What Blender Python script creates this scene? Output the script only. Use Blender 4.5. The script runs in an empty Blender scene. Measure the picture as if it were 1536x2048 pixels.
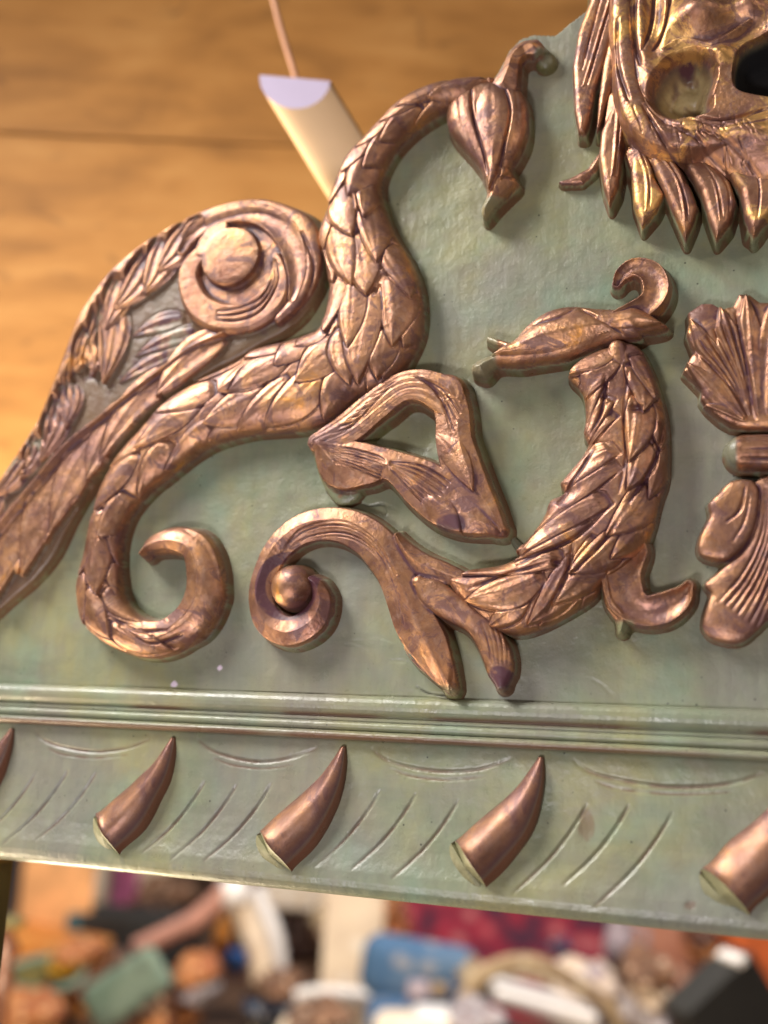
import bpy, math, random
import numpy as np
from mathutils import Matrix, Vector

# ------------------------------------------------------------------ camera
FPX = 2100.0                     # focal length in pixels of the 1536 x 2048 photograph
D0 = 0.85                        # metres from the lens to the board at the picture centre
Xc = np.array([5768., 166., 2100.]); Xc /= np.linalg.norm(Xc)
sz = -math.sin(math.radians(12))
def _up():
    zy = 0.976
    for _ in range(20):
        zx = -(Xc[1]*zy + Xc[2]*sz)/Xc[0]
        zy = math.sqrt(1 - sz*sz - zx*zx)
    return np.array([zx, zy, sz])
Zc = _up(); Yc = np.cross(Zc, Xc)
R = np.array([Xc, Yc, Zc])       # rows: world axes seen from the camera -> R @ cam = world
fwd = R @ np.array([0, 0, -1.])
CAM = -fwd*D0
CAM = CAM.copy()
scn = bpy.context.scene
col = scn.collection
cam_d = bpy.data.cameras.new('camera'); cam = bpy.data.objects.new('camera', cam_d); col.objects.link(cam)
M4 = Matrix([list(R[i]) + [CAM[i]] for i in range(3)] + [[0, 0, 0, 1]])
cam.matrix_world = M4
cam_d.sensor_fit = 'VERTICAL'; cam_d.sensor_height = 36; cam_d.lens = FPX/2048*36
cam_d.clip_start = 0.02; cam_d.clip_end = 60
cam_d.dof.use_dof = True; cam_d.dof.focus_distance = 0.81; cam_d.dof.aperture_fstop = 2.0
scn.camera = cam

def ray(px, py):
    return R @ np.array([px-768., -(py-1024.), -FPX])
def B(px, py, h=0.):             # pixel -> board millimetres (X, Z) on the plane h mm in front of the board
    d = ray(px, py); t = (-h/1000. - CAM[1])/d[1]
    p = CAM + t*d
    return p[0]*1000, p[2]*1000
def at(px, py, depth):           # pixel -> world point at this depth behind the lens
    return Vector(CAM + ray(px, py)/FPX*depth)

# ------------------------------------------------------------------ world and lamps
w = bpy.data.worlds.new('World'); scn.world = w; w.use_nodes = True
bg = w.node_tree.nodes['Background']; bg.inputs[1].default_value = 0.28
wt = w.node_tree; wtc = wt.nodes.new('ShaderNodeTexCoord'); wn = wt.nodes.new('ShaderNodeTexNoise'); wn.inputs['Scale'].default_value = 1.7; wn.inputs['Detail'].default_value = 2
wr = wt.nodes.new('ShaderNodeValToRGB'); wt.links.new(wtc.outputs['Generated'], wn.inputs['Vector']); wt.links.new(wn.outputs['Fac'], wr.inputs[0]); wt.links.new(wr.outputs[0], bg.inputs[0])
for k, (p_, c_) in enumerate(((0.36, (0.10, 0.07, 0.055, 1)), (0.50, (0.50, 0.44, 0.42, 1)), (0.62, (1.5, 1.4, 1.4, 1)))):
    if k == 2: wr.color_ramp.elements.new(p_)
    wr.color_ramp.elements[k].position = p_; wr.color_ramp.elements[k].color = c_
def area(name, loc, target, sx, sy, power, color):
    l = bpy.data.lights.new(name, 'AREA'); l.shape = 'RECTANGLE'; l.size = sx; l.size_y = sy
    l.energy = power; l.color = color
    o = bpy.data.objects.new(name, l); col.objects.link(o); o.location = loc
    o.rotation_euler = (Vector(target)-Vector(loc)).to_track_quat('-Z', 'Y').to_euler()
    return o
area('ceiling_lamp', (-1.15, -0.85, 1.35), (0.02, 0, -0.05), 0.75, 0.75, 11.5, (1, 0.965, 0.92)).data.spread = math.radians(70)
area('low_front_fill', (-0.25, -1.7, -0.95), (0, 0, -0.05), 0.32, 0.2, 19, (1.0, 0.94, 0.97))  # unseen low fill lamp, added for glints on the lower faces of the gilding
area('shop_lamp', (1.3, -1.3, 0.7), (0, 0, 0), 0.3, 0.3, 4, (1, 0.80, 0.62))
area('wall_fill', (-0.95, 0.2, -0.75), (-0.8, 0.9, 0.25), 0.8, 0.8, 78, (1, 0.82, 0.56))  # unseen warm lamp, added to brighten the plank wall from below
area('hall_lamp', (-0.6, 1.9, 2.0), (-0.6, 3.4, -0.8), 1.2, 1.2, 150, (1, 0.93, 0.85))
scn.view_settings.view_transform = 'Standard'; scn.view_settings.look = 'None'
scn.view_settings.exposure = 0; scn.view_settings.gamma = 1
scn.view_settings.use_curve_mapping = False
scn.cycles.use_denoising = True
scn.cycles.max_bounces = 6

# ------------------------------------------------------------------ scene tree helpers
def tag(o, label=None, cat=None, group=None, kind=None):
    if label: o['label'] = label
    if cat: o['category'] = cat
    if group: o['group'] = group
    if kind: o['kind'] = kind
    return o
def empty(name, loc=(0, 0, 0), rz=0, label=None, cat=None, group=None):
    o = bpy.data.objects.new(name, None); col.objects.link(o); o.location = loc; o.rotation_euler = (0, 0, rz)
    o.empty_display_size = 0.05
    return tag(o, label, cat, group)
def link(name, me, mats, parent=None):
    o = bpy.data.objects.new(name, me); col.objects.link(o)
    for m in (mats if isinstance(mats, (list, tuple)) else [mats]): me.materials.append(m)
    if parent: o.parent = parent
    return o

# ------------------------------------------------------------------ materials
class NT:
    def __init__(s, name):
        s.m = bpy.data.materials.new(name); s.m.use_nodes = True; s.t = s.m.node_tree
        s.p = s.t.nodes['Principled BSDF']; s.tc = s.t.nodes.new('ShaderNodeTexCoord')
    def put(s, sock, v):
        if hasattr(v, 'links') or hasattr(v, 'is_linked'): s.t.links.new(v, sock)
        else: sock.default_value = v if not (isinstance(v, tuple) and len(v) == 3 and sock.type == 'RGBA') else (*v, 1)
    def noise(s, scale, detail=4, rough=0.55, stretch=None, dist=0, co=None):
        n = s.t.nodes.new('ShaderNodeTexNoise'); n.inputs['Scale'].default_value = scale
        n.inputs['Detail'].default_value = detail; n.inputs['Roughness'].default_value = rough
        n.inputs['Distortion'].default_value = dist
        c = co or s.tc.outputs['Object']
        if stretch:
            mp = s.t.nodes.new('ShaderNodeMapping'); mp.inputs['Scale'].default_value = stretch
            s.t.links.new(c, mp.inputs[0]); c = mp.outputs[0]
        s.t.links.new(c, n.inputs['Vector']); return n.outputs['Fac']
    def voro(s, scale, feature='F1'):
        n = s.t.nodes.new('ShaderNodeTexVoronoi'); n.inputs['Scale'].default_value = scale; n.feature = feature
        s.t.links.new(s.tc.outputs['Object'], n.inputs['Vector']); return n
    def ramp(s, fac, stops):
        r = s.t.nodes.new('ShaderNodeValToRGB'); e = r.color_ramp.elements
        while len(e) < len(stops): e.new(0.5)
        for k, (p, c) in enumerate(stops):
            e[k].position = p; e[k].color = (*c, 1) if isinstance(c, tuple) else (c, c, c, 1)
        s.put(r.inputs[0], fac); return r.outputs[0]
    def mix(s, f, a, b):
        n = s.t.nodes.new('ShaderNodeMix'); n.data_type = 'RGBA'
        s.put(n.inputs[0], f); s.put(n.inputs[6], a); s.put(n.inputs[7], b); return n.outputs[2]
    def math(s, op, a, b=0.0, clamp=False):
        n = s.t.nodes.new('ShaderNodeMath'); n.operation = op; n.use_clamp = clamp
        s.put(n.inputs[0], a); s.put(n.inputs[1], b); return n.outputs[0]
    def attr(s, name):
        n = s.t.nodes.new('ShaderNodeAttribute'); n.attribute_name = name; return n.outputs['Fac']
    def bump(s, h, dist, strength=1.0, normal=None):
        n = s.t.nodes.new('ShaderNodeBump'); n.inputs['Distance'].default_value = dist; n.inputs['Strength'].default_value = strength
        s.put(n.inputs['Height'], h)
        if normal is not None: s.t.links.new(normal, n.inputs['Normal'])
        return n.outputs[0]
    def set(s, **k):
        for a, v in k.items(): s.put(s.p.inputs[a.replace('_', ' ')], v)
        return s.m

def carved_material(name='painted_and_gilded_wood', leafy=0.0):
    n = NT(name)
    big = n.noise(9, 4, 0.6); mid = n.noise(34, 5, 0.6, dist=0.6); fine = n.noise(260, 4, 0.6)
    brush = n.noise(90, 4, 0.6, stretch=(1, 1, 0.16)); brush2 = n.noise(80, 4, 0.6, stretch=(0.14, 1, 1))
    # green paint: sage, mint and a mauve grey glaze
    g = n.ramp(big, [(0.30, (0.172, 0.212, 0.145)), (0.45, (0.225, 0.242, 0.152)), (0.58, (0.278, 0.268, 0.138)), (0.72, (0.245, 0.235, 0.158))])
    g = n.mix(n.ramp(mid, [(0.44, 0.0), (0.70, 0.55)]), g, (0.210, 0.190, 0.150))
    g = n.mix(n.ramp(n.noise(16, 3, 0.5), [(0.52, 0.0), (0.72, 0.5)]), g, (0.205, 0.320, 0.240))
    g = n.mix(n.ramp(n.noise(6.5, 3, 0.5), [(0.47, 0.0), (0.62, 0.65)]), g, (0.205, 0.190, 0.170))
    g = n.mix(n.ramp(brush, [(0.45, 0.0), (0.75, 0.35)]), g, (0.29, 0.31, 0.21))
    g = n.mix(n.ramp(brush2, [(0.52, 0.0), (0.8, 0.30)]), g, (0.11, 0.13, 0.085))
    dot = n.voro(105); dn = n.ramp(dot.outputs['Distance'], [(0.06, 1.0), (0.10, 0.0)])
    g = n.mix(n.math('MULTIPLY', dn, n.ramp(n.noise(31, 3), [(0.5, 0.0), (0.58, 0.85)])), g, (0.03, 0.03, 0.022))
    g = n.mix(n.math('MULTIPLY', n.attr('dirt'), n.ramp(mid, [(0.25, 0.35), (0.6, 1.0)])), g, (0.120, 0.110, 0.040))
    g = n.mix(n.attr('spot'), g, (0.72, 0.60, 0.72))
    # bronze leaf
    au = n.ramp(n.noise(26, 6, 0.68, dist=0.8), [(0.32, (0.20, 0.088, 0.058)), (0.48, (0.34, 0.172, 0.100)), (0.60, (0.47, 0.240, 0.118)), (0.70, (0.66, 0.30, 0.075))])
    au = n.mix(n.ramp(n.noise(120, 5, 0.7), [(0.5, 0.0), (0.75, 0.5)]), au, (0.50, 0.34, 0.27))
    au = n.mix(n.ramp(n.noise(19, 5, 0.65), [(0.50, 0.0), (0.64, 0.75)]), au, (0.27, 0.140, 0.112))
    if leafy: au = n.mix(n.ramp(n.noise(24, 7, 0.7, dist=1.2), [(0.50, 0.0), (0.58, leafy)]), au, (0.78, 0.46, 0.15))
    bole_and_darks = (0.085, 0.030, 0.040)
    bn = n.math('MULTIPLY', n.attr('bole_and_darks'), n.ramp(n.noise(60, 6, 0.7, dist=0.5), [(0.28, 0.3), (0.46, 1.0)]))
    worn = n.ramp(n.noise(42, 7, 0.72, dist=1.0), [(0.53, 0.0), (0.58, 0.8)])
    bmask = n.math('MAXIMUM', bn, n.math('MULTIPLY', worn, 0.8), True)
    au = n.mix(bmask, au, bole_and_darks)
    gi = n.attr('gild')
    c = n.mix(gi, g, au)
    c = n.mix(n.math('MULTIPLY', n.math('SUBTRACT', 1.0, gi), n.math('MULTIPLY', n.attr('bole_and_darks'), 0.8)), c, (0.15, 0.062, 0.035))
    c = n.mix(n.attr('raw'), c, (0.52, 0.40, 0.19))
    c = n.mix(n.attr('void'), c, (0.006, 0.005, 0.005))
    metal = n.math('MULTIPLY', n.math('MULTIPLY', gi, n.math('SUBTRACT', 1.0, n.math('MULTIPLY', bmask, 1.0))), n.math('SUBTRACT', 0.80, n.attr('raw')), True)
    rough_g = n.ramp(n.noise(55, 5, 0.6), [(0.3, 0.24), (0.7, 0.48)])
    rough_a = n.ramp(n.noise(70, 5, 0.7), [(0.3, 0.33), (0.7, 0.52)])
    ro = n.mix(gi, rough_g, rough_a)
    sm = n.math('SUBTRACT', 1.0, n.math('MULTIPLY', gi, 0.78))
    ro = n.mix(n.attr('void'), ro, (0.95, 0.95, 0.95))
    b0_ = n.bump(n.math('MULTIPLY', n.noise(700, 3, 0.7), gi), 0.00030, 0.75)
    b1 = n.bump(n.math('MULTIPLY', n.noise(420, 4, 0.65), sm), 0.00035, 0.6, b0_)
    b2 = n.bump(n.math('MULTIPLY', n.noise(120, 5, 0.65), sm), 0.0011, 0.55, b1)
    b3 = n.bump(n.math('MULTIPLY', brush, sm), 0.0010, 0.45, b2)
    return n.set(Base_Color=c, Metallic=metal, Roughness=ro, Normal=b3)

def plain(name, color, rough=0.5, metal=0.0, var=0.25, scale=12, bump=0.0):
    n = NT(name)
    dark = tuple(x*(1-var) for x in color); light = tuple(min(1, x*(1+var)) for x in color)
    c = n.ramp(n.noise(scale, 5), [(0.3, dark), (0.7, light)])
    k = dict(Base_Color=c, Roughness=rough, Metallic=metal)
    if bump: k['Normal'] = n.bump(n.noise(scale*8, 4), bump)
    return n.set(**k)

def wood(name, dark, light, scale=3.0, axis='x', rough=0.5):
    n = NT(name); st = {'x': (0.25, 3, 3), 'z': (3, 3, 0.25), 'y': (3, 0.25, 3)}[axis]
    a = n.noise(scale, 6, 0.6, st, 1.2); b = n.noise(scale*8, 5, 0.6, st)
    c = n.ramp(n.math('ADD', n.math('MULTIPLY', a, 0.7), n.math('MULTIPLY', b, 0.3)), [(0.35, dark), (0.62, light)])
    return n.set(Base_Color=c, Roughness=rough, Normal=n.bump(b, 0.001))
CARVED = carved_material(); GOLDEN = carved_material('painted_wood_with_yellow_leaf', 0.75)

# ------------------------------------------------------------------ number helpers
def hashgrid(n, m, seed): return np.random.RandomState(seed).rand(n, m)
def vnoise(X, Z, scale, seed):
    T = hashgrid(64, 64, seed); x = X/scale + 1000.3; z = Z/scale + 1000.7
    xi = np.floor(x).astype(int); zi = np.floor(z).astype(int); fx = x-xi; fz = z-zi
    fx = fx*fx*(3-2*fx); fz = fz*fz*(3-2*fz)
    a = T[xi % 64, zi % 64]; b = T[(xi+1) % 64, zi % 64]; c = T[xi % 64, (zi+1) % 64]; d = T[(xi+1) % 64, (zi+1) % 64]
    return (a*(1-fx)+b*fx)*(1-fz) + (c*(1-fx)+d*fx)*fz - 0.5
def fnoise(X, Z, scale, seed, octv=3):
    s = 0; a = 1
    for k in range(octv): s = s + a*vnoise(X, Z, scale/(2**k), seed+k*7); a *= 0.5
    return s
def catmull(P, closed=False, n=5):
    P = np.array(P, float); out = []; N = len(P)
    rng = range(N) if closed else range(N-1)
    for i in rng:
        if closed: p0, p1, p2, p3 = P[(i-1) % N], P[i], P[(i+1) % N], P[(i+2) % N]
        else: p0, p1, p2, p3 = P[max(i-1, 0)], P[i], P[i+1], P[min(i+2, N-1)]
        for k in range(n):
            t = k/n
            out.append(0.5*((2*p1)+(-p0+p2)*t+(2*p0-5*p1+4*p2-p3)*t*t+(-p0+3*p1-3*p2+p3)*t**3))
    if not closed: out.append(P[-1])
    return np.array(out)
def sdf(X, Z, V):                # + inside
    shp = X.shape; x = X.ravel(); z = Z.ravel(); d = np.full(x.shape, 1e9); ins = np.zeros(x.shape, bool)
    W = np.roll(V, -1, 0)
    for (ax, az), (bx, bz) in zip(V, W):
        ex, ez = bx-ax, bz-az; L = ex*ex+ez*ez
        if L < 1e-9: continue
        t = np.clip(((x-ax)*ex+(z-az)*ez)/L, 0, 1)
        d = np.minimum(d, (x-ax-t*ex)**2+(z-az-t*ez)**2)
        if az != bz:
            c = ((az > z) != (bz > z)) & (x < ex*(z-az)/ez+ax); ins ^= c
    d = np.sqrt(d); return np.where(ins, d, -d).reshape(shp)
def blur(A, r):
    r = max(1, int(r))
    for ax in (0, 1):
        for _ in range(2):
            P = np.pad(A, [(r+1, r) if k == ax else (0, 0) for k in (0, 1)], mode='edge')
            C = np.cumsum(P, axis=ax); n = 2*r+1
            A = (np.take(C, range(n, C.shape[ax]), axis=ax)-np.take(C, range(0, C.shape[ax]-n), axis=ax))/n
    return A
def sst(a, b, x):
    t = np.clip((x-a)/(b-a), 0, 1); return t*t*(3-2*t)

# ------------------------------------------------------------------ the relief carver (heights in mm above the board)
class Relief:
    def __init__(s, px, hp, step=0.5, pad=7):
        """px: pixel points that bound the piece; hp: height (mm) at which pixels are read"""
        q = np.array([B(x, y, hp) for x, y in px]); s.hp = hp; s.g = step
        s.x0, s.z0 = q.min(0)-pad; x1, z1 = q.max(0)+pad
        nx = int((x1-s.x0)/step)+2; nz = int((z1-s.z0)/step)+2
        nx += nx % 2; nz += nz % 2
        s.X, s.Z = np.meshgrid(s.x0+np.arange(nx)*step, s.z0+np.arange(nz)*step, indexing='ij')
        s.H = np.full(s.X.shape, -30.); s.base = s.H.copy(); s.raw = np.zeros(s.X.shape); s.void = np.zeros(s.X.shape); s.spot = np.zeros(s.X.shape)
        s.extra_bole = np.zeros(s.X.shape); s.nogild = np.zeros(s.X.shape)
    def pt(s, p): return np.array([B(q[0], q[1], s.hp) for q in p])
    def mm(s, x, y):                 # mm per pixel here
        a = B(x, y, s.hp); b = B(x+10, y, s.hp); c = B(x, y+10, s.hp)
        return 0.5*(math.hypot(a[0]-b[0], a[1]-b[1])+math.hypot(a[0]-c[0], a[1]-c[1]))/10
    def win(s, V, m):
        lo = V.min(0)-m; hi = V.max(0)+m
        i0 = max(0, int((lo[0]-s.x0)/s.g)); i1 = min(s.X.shape[0], int((hi[0]-s.x0)/s.g)+2)
        j0 = max(0, int((lo[1]-s.z0)/s.g)); j1 = min(s.X.shape[1], int((hi[1]-s.z0)/s.g)+2)
        return slice(i0, max(i1, i0)), slice(j0, max(j1, j0))
    def dist(s, V, sl):
        X = s.X[sl]; Z = s.Z[sl]
        if X.size == 0: return X
        xs = X[::2, 0]; zs = Z[0, ::2]
        d = sdf(*np.meshgrid(xs, zs, indexing='ij'), V)
        a = np.array([np.interp(X[:, 0], xs, d[:, k]) for k in range(d.shape[1])]).T
        return np.array([np.interp(Z[0], zs, a[k]) for k in range(a.shape[0])])
    def plate(s, poly, H0, dome=5, Rr=12, slope=4.5, smooth=True, setbase=True, n=4):
        V = s.pt(catmull(poly, True, n) if smooth else poly); sl = s.win(V, 9); d = s.dist(V, sl)
        q = np.clip(d/Rr, 0, 1)
        v = np.where(d > 0, H0+dome*np.sqrt(np.clip(1-(1-q)**2, 0, 1)), H0+d*slope)
        s.H[sl] = np.maximum(s.H[sl], v)
        if setbase: s.base = s.H.copy()
        return d
    def curve(s, pts, n=7):
        C = catmull([list(map(float, p)) for p in pts], False, n); V = s.pt(C); return C, V
    def near(s, V, sl):
        X = s.X[sl].ravel(); Z = s.Z[sl].ravel(); best = np.full(X.shape, 1e9); S = np.zeros(X.shape); T = np.zeros(X.shape)
        for k in range(len(V)-1):
            ax, az = V[k]; ex, ez = V[k+1]-V[k]; L = ex*ex+ez*ez
            if L < 1e-9: continue
            t = np.clip(((X-ax)*ex+(Z-az)*ez)/L, 0, 1); dx = X-ax-t*ex; dz = Z-az-t*ez; d = dx*dx+dz*dz
            m = d < best; best[m] = d[m]; S[m] = (k+t)[m]; T[m] = np.sign(ex*dz-ez*dx)[m]
        sh = s.X[sl].shape
        return S.reshape(sh), (T*np.sqrt(best)).reshape(sh)
    def strip(s, pts, h0, h1=None, shape='round', amp=4, slope=4.5, striae=0, sa=0.5, mode='max', n=7, skew=0.0):
        """pts: (x, y, half width) in pixels"""
        h1 = h0 if h1 is None else h1
        C, V = s.curve(pts, n); wid = np.array([c[2]*s.mm(c[0], c[1]) for c in C]); sl = s.win(V, wid.max()+8)
        if s.X[sl].size == 0: return
        S, T = s.near(V, sl); N = len(V)-1; wd = np.interp(S, np.arange(N+1), wid); q = T/np.maximum(wd, 0.3); a = np.abs(q)
        ai = np.clip(a, 0, 1); sh = {'round': np.sqrt(1-ai**2), 'cup': ai**2, 'ridge': 1-ai, 'flat': np.minimum(1, (1-ai)*4),
              'crest': 1-np.abs(np.clip(q, -1, 1)-skew)/(1+abs(skew))}[shape]
        v = h0+(h1-h0)*S/N + amp*sh
        if striae: v = v + sa*np.cos(striae*math.pi*q)*np.clip(1.2-ai, 0, 1)
        v = v - np.maximum(0, np.abs(T)-wd)*slope
        if mode == 'max': s.H[sl] = np.maximum(s.H[sl], v)
        else: s.H[sl] = np.where(a < 1, v, s.H[sl])
    def groove(s, pts, width, depth, n=5):
        """cut a V groove; pts (x, y) px, width mm"""
        C, V = s.curve([(p[0], p[1], 0) for p in pts], n); sl = s.win(V, width*2)
        if s.X[sl].size == 0: return
        S, T = s.near(V, sl); N = len(V)-1; taper = np.sin(np.pi*np.clip((S/N)*0.92+0.04, 0, 1))**0.6
        rv = 0.55+0.75*abs(math.sin(V[0][0]*12.9+V[-1][1]*7.3)); taper = taper*rv*(1+0.5*vnoise(s.X[sl], s.Z[sl], 7, 3))
        s.H[sl] -= depth*taper*np.exp(-(T/(width*0.5))**2)
    def leaf(s, b, t, w, bend=0, hb=0.3, ht=3.0, rib=0.5, cup=-0.8, vein=0, va=0.3, slope=4.0, absolute=None, over=False, dig=2.0):
        """a lanceolate leaf from b to t (pixels), half width w px, laid on the base surface"""
        P = s.pt([b, t]); k = s.mm(*b); W = w*k; bd = bend*k; e = P[1]-P[0]; L = np.hypot(*e)
        if L < 1: return
        e /= L; sl = s.win(P, W+abs(bd)+4)
        if s.X[sl].size == 0: return
        dx = s.X[sl]-P[0][0]; dz = s.Z[sl]-P[0][1]; a = (dx*e[0]+dz*e[1])/L; ac = np.clip(a, 0, 1)
        lat = -dx*e[1]+dz*e[0] - bd*4*ac*(1-ac)
        wa = W*np.where(ac < 0.38, 0.45+0.55*np.sin(ac/0.38*math.pi/2), np.clip(1-((ac-0.38)/0.62)**1.9, 0, 1)) + 0.15
        ov = np.maximum(np.abs(lat)-wa, 0)+np.maximum(a-1, 0)*L+np.maximum(-a, 0)*L
        q = np.clip(lat/np.maximum(wa, 0.4), -1, 1)
        v = hb+(ht-hb)*ac**0.8 + cup*q*q - rib*np.exp(-(q/0.16)**2)*np.clip(1.15-ac, 0, 1)
        if vein: v = v + va*np.cos(q*vein*math.pi+ac*2)*np.clip(1.1-np.abs(q), 0, 1)
        ref = s.base[sl] if absolute is None else absolute[sl]
        if over:                     # laid over what is there, with a knife cut round its outline
            v = hb+(ht-hb)*ac**0.8 + 1.3*(1-q*q) + 0.7*np.exp(-((q+0.72)/0.16)**2)*np.sin(math.pi*ac) - rib*np.exp(-(q/0.13)**2)*np.clip(1.1-ac, 0, 1)
            if vein: v = v + va*np.cos(q*vein*math.pi+ac*2)
            live = s.base[sl] > 3
            Hh = s.H[sl] - np.where(live, dig*np.exp(-(ov/1.1)**2), 0)
            m = sst(0.7, 0.0, ov)*live*sst(0.0, 0.12, a)
            s.H[sl] = np.where(sst(0.0, 0.12, ac) > 0, Hh*(1-m)+(ref+v)*m, Hh); return
        v = ref + v - ov*slope
        v = np.where(s.base[sl] > -1, v, -30) if absolute is None else v
        s.H[sl] = np.maximum(s.H[sl], v)
    def rows(s, pts, pitch, ncol, length, wfac, seed, rev=False, n=10, hb=0.2, ht=2.6, splay=0.25, **k):
        """scale-like leaves marching along a band given as (x, y, half width)"""
        C = catmull([list(map(float, p)) for p in pts], False, n)
        if rev: C = C[::-1]
        d = np.r_[0, np.cumsum(np.hypot(*np.diff(C[:, :2], axis=0).T))]; rs = np.random.RandomState(seed)
        D = 0; row = 0; jobs = []
        while D < d[-1]-length*0.5:
            hw = np.interp(D, d, C[:, 2])
            sc = max(0.45, min(1.15, hw/45.0))
            nc = (ncol if hw > 46 else max(1, ncol-1)) + (row % 2)
            for c in range(nc):
                f = ((c+0.5)/nc*2-1)*0.88
                L = length*sc*(0.85+0.35*rs.rand()); D2 = min(D+L, d[-1]); Db = D + (rs.rand()-0.5)*pitch*0.5
                def P(dd, ff):
                    x = np.interp(dd, d, C[:, 0]); y = np.interp(dd, d, C[:, 1]); h = np.interp(dd, d, C[:, 2])
                    x2 = np.interp(dd+3, d, C[:, 0]); y2 = np.interp(dd+3, d, C[:, 1]); x1 = np.interp(dd-3, d, C[:, 0]); y1 = np.interp(dd-3, d, C[:, 1])
                    l = math.hypot(x2-x1, y2-y1) or 1
                    return (x-(y2-y1)/l*h*ff, y+(x2-x1)/l*h*ff)
                f2 = f*(1+splay)+(rs.rand()-0.5)*0.16
                jobs.append((P(Db, f*0.75), P(D2, f2), hw*wfac/nc*(0.92+0.2*rs.rand()), (rs.rand()-0.5)*10+f*7, hb, ht*(0.75+0.5*rs.rand())*min(1, sc+.15)))
            D += pitch*sc; row += 1
        for j in jobs[::-1]: s.leaf(*j, over=True, **k)
    def pit(s, x, y, rx, ry, depth, power=2.0):
        c = B(x, y, s.hp); k = s.mm(x, y); V = np.array([[c[0], c[1]]]); sl = s.win(V, max(rx, ry)*k*1.4+2)
        q = np.sqrt(((s.X[sl]-c[0])/(rx*k))**2+((s.Z[sl]-c[1])/(ry*k))**2)
        m = np.exp(-q**power*1.6); s.H[sl] += depth*m; return sl, q
    def ball(s, x, y, r, hc, hgt=None):
        c = B(x, y, s.hp); k = s.mm(x, y); Rr = r*k; V = np.array([[c[0], c[1]]]); sl = s.win(V, Rr+8)
        q = np.hypot(s.X[sl]-c[0], s.Z[sl]-c[1])/Rr; hgt = hgt or Rr
        v = np.where(q < 1, hc+hgt*np.sqrt(np.clip(1-q*q, 0, 1)), hc-(q-1)*Rr*5)
        s.H[sl] = np.maximum(s.H[sl], v)
    def build(s, name, parent, gild=(0.62, None), rough=0.18, seed=1, boleamt=1.0, keep=-2.0, chip=1.0, wall=None, mat=None):
        H = s.H; X = s.X; Z = s.Z; act = H > -8
        H = np.where(act, H + rough*fnoise(X, Z, 9, seed, 3) + rough*0.9*vnoise(X, Z, 2.1, seed+5), H)
        ref = s.base
        if keep > -2.6:              # paint and gesso run out in a soft toe on the ground
            H = np.maximum(H, blur(np.clip(H, -3.6, 9), 1.6/s.g)-0.5); keep = -3.3
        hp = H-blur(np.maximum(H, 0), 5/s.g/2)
        gx, gz = np.gradient(H, s.g); steep = np.hypot(gx, gz)
        if wall is None: wall = s.hp*0.62
        nz = fnoise(X, Z, 14, seed+3, 3)+0.45*fnoise(X, Z, 4.2, seed+4, 2)
        gl = sst(wall-1.2, wall+0.6, H + chip*3.2*nz)
        if gild is False: gl = gl*0
        gl = gl*(1-s.nogild)
        bo = np.clip(sst(0.04, 0.55, -hp)*1.0 + sst(1.3, 0.3, np.abs(H+chip*3.2*nz-wall-1.4))*0.8, 0, 1)*sst(-0.25, 0.25, nz+0.18)*boleamt  # bole at chips and creases, with crevice shade deepened in its colour
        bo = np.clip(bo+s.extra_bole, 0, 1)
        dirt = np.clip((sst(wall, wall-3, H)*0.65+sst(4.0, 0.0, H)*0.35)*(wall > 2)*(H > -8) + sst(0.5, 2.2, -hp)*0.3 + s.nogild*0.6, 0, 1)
        ok = H > keep
        face = ok[:-1, :-1] & ok[1:, :-1] & ok[1:, 1:] & ok[:-1, 1:]
        used = np.zeros(H.shape, bool)
        for a, b in ((slice(None, -1), slice(None, -1)), (slice(1, None), slice(None, -1)), (slice(1, None), slice(1, None)), (slice(None, -1), slice(1, None))): used[a, b] |= face
        idx = np.full(H.shape, -1, np.int64); idx[used] = np.arange(used.sum())
        co = np.stack([X[used]/1000, -H[used]/1000, Z[used]/1000], 1).astype(np.float32)
        F = np.stack([idx[:-1, :-1][face], idx[1:, :-1][face], idx[1:, 1:][face], idx[:-1, 1:][face]], 1).astype(np.int32)
        me = mesh_np(name, co, F)
        for nm, A in (('gild', gl), ('bole_and_darks', bo), ('dirt', dirt), ('raw', s.raw), ('void', s.void), ('spot', s.spot)):
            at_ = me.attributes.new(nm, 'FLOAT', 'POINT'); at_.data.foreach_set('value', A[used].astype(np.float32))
        return link(name, me, mat or CARVED, parent)
def mesh_np(name, co, F):
    me = bpy.data.meshes.new(name); me.vertices.add(len(co)); me.vertices.foreach_set('co', co.ravel())
    n = F.shape[1]; me.loops.add(F.size); me.loops.foreach_set('vertex_index', F.ravel())
    me.polygons.add(len(F)); me.polygons.foreach_set('loop_start', np.arange(0, F.size, n, dtype=np.int32))
    me.update(calc_edges=True); me.validate(); return me
# ================================================================== THE CARVED PEDIMENT
ped = empty('carved_pediment', (0, 0, 0), 0, 'sage green carved wooden pediment with bronze gilt scrolls, a leafy mask and horn shaped studs', 'carved panel')

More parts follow.
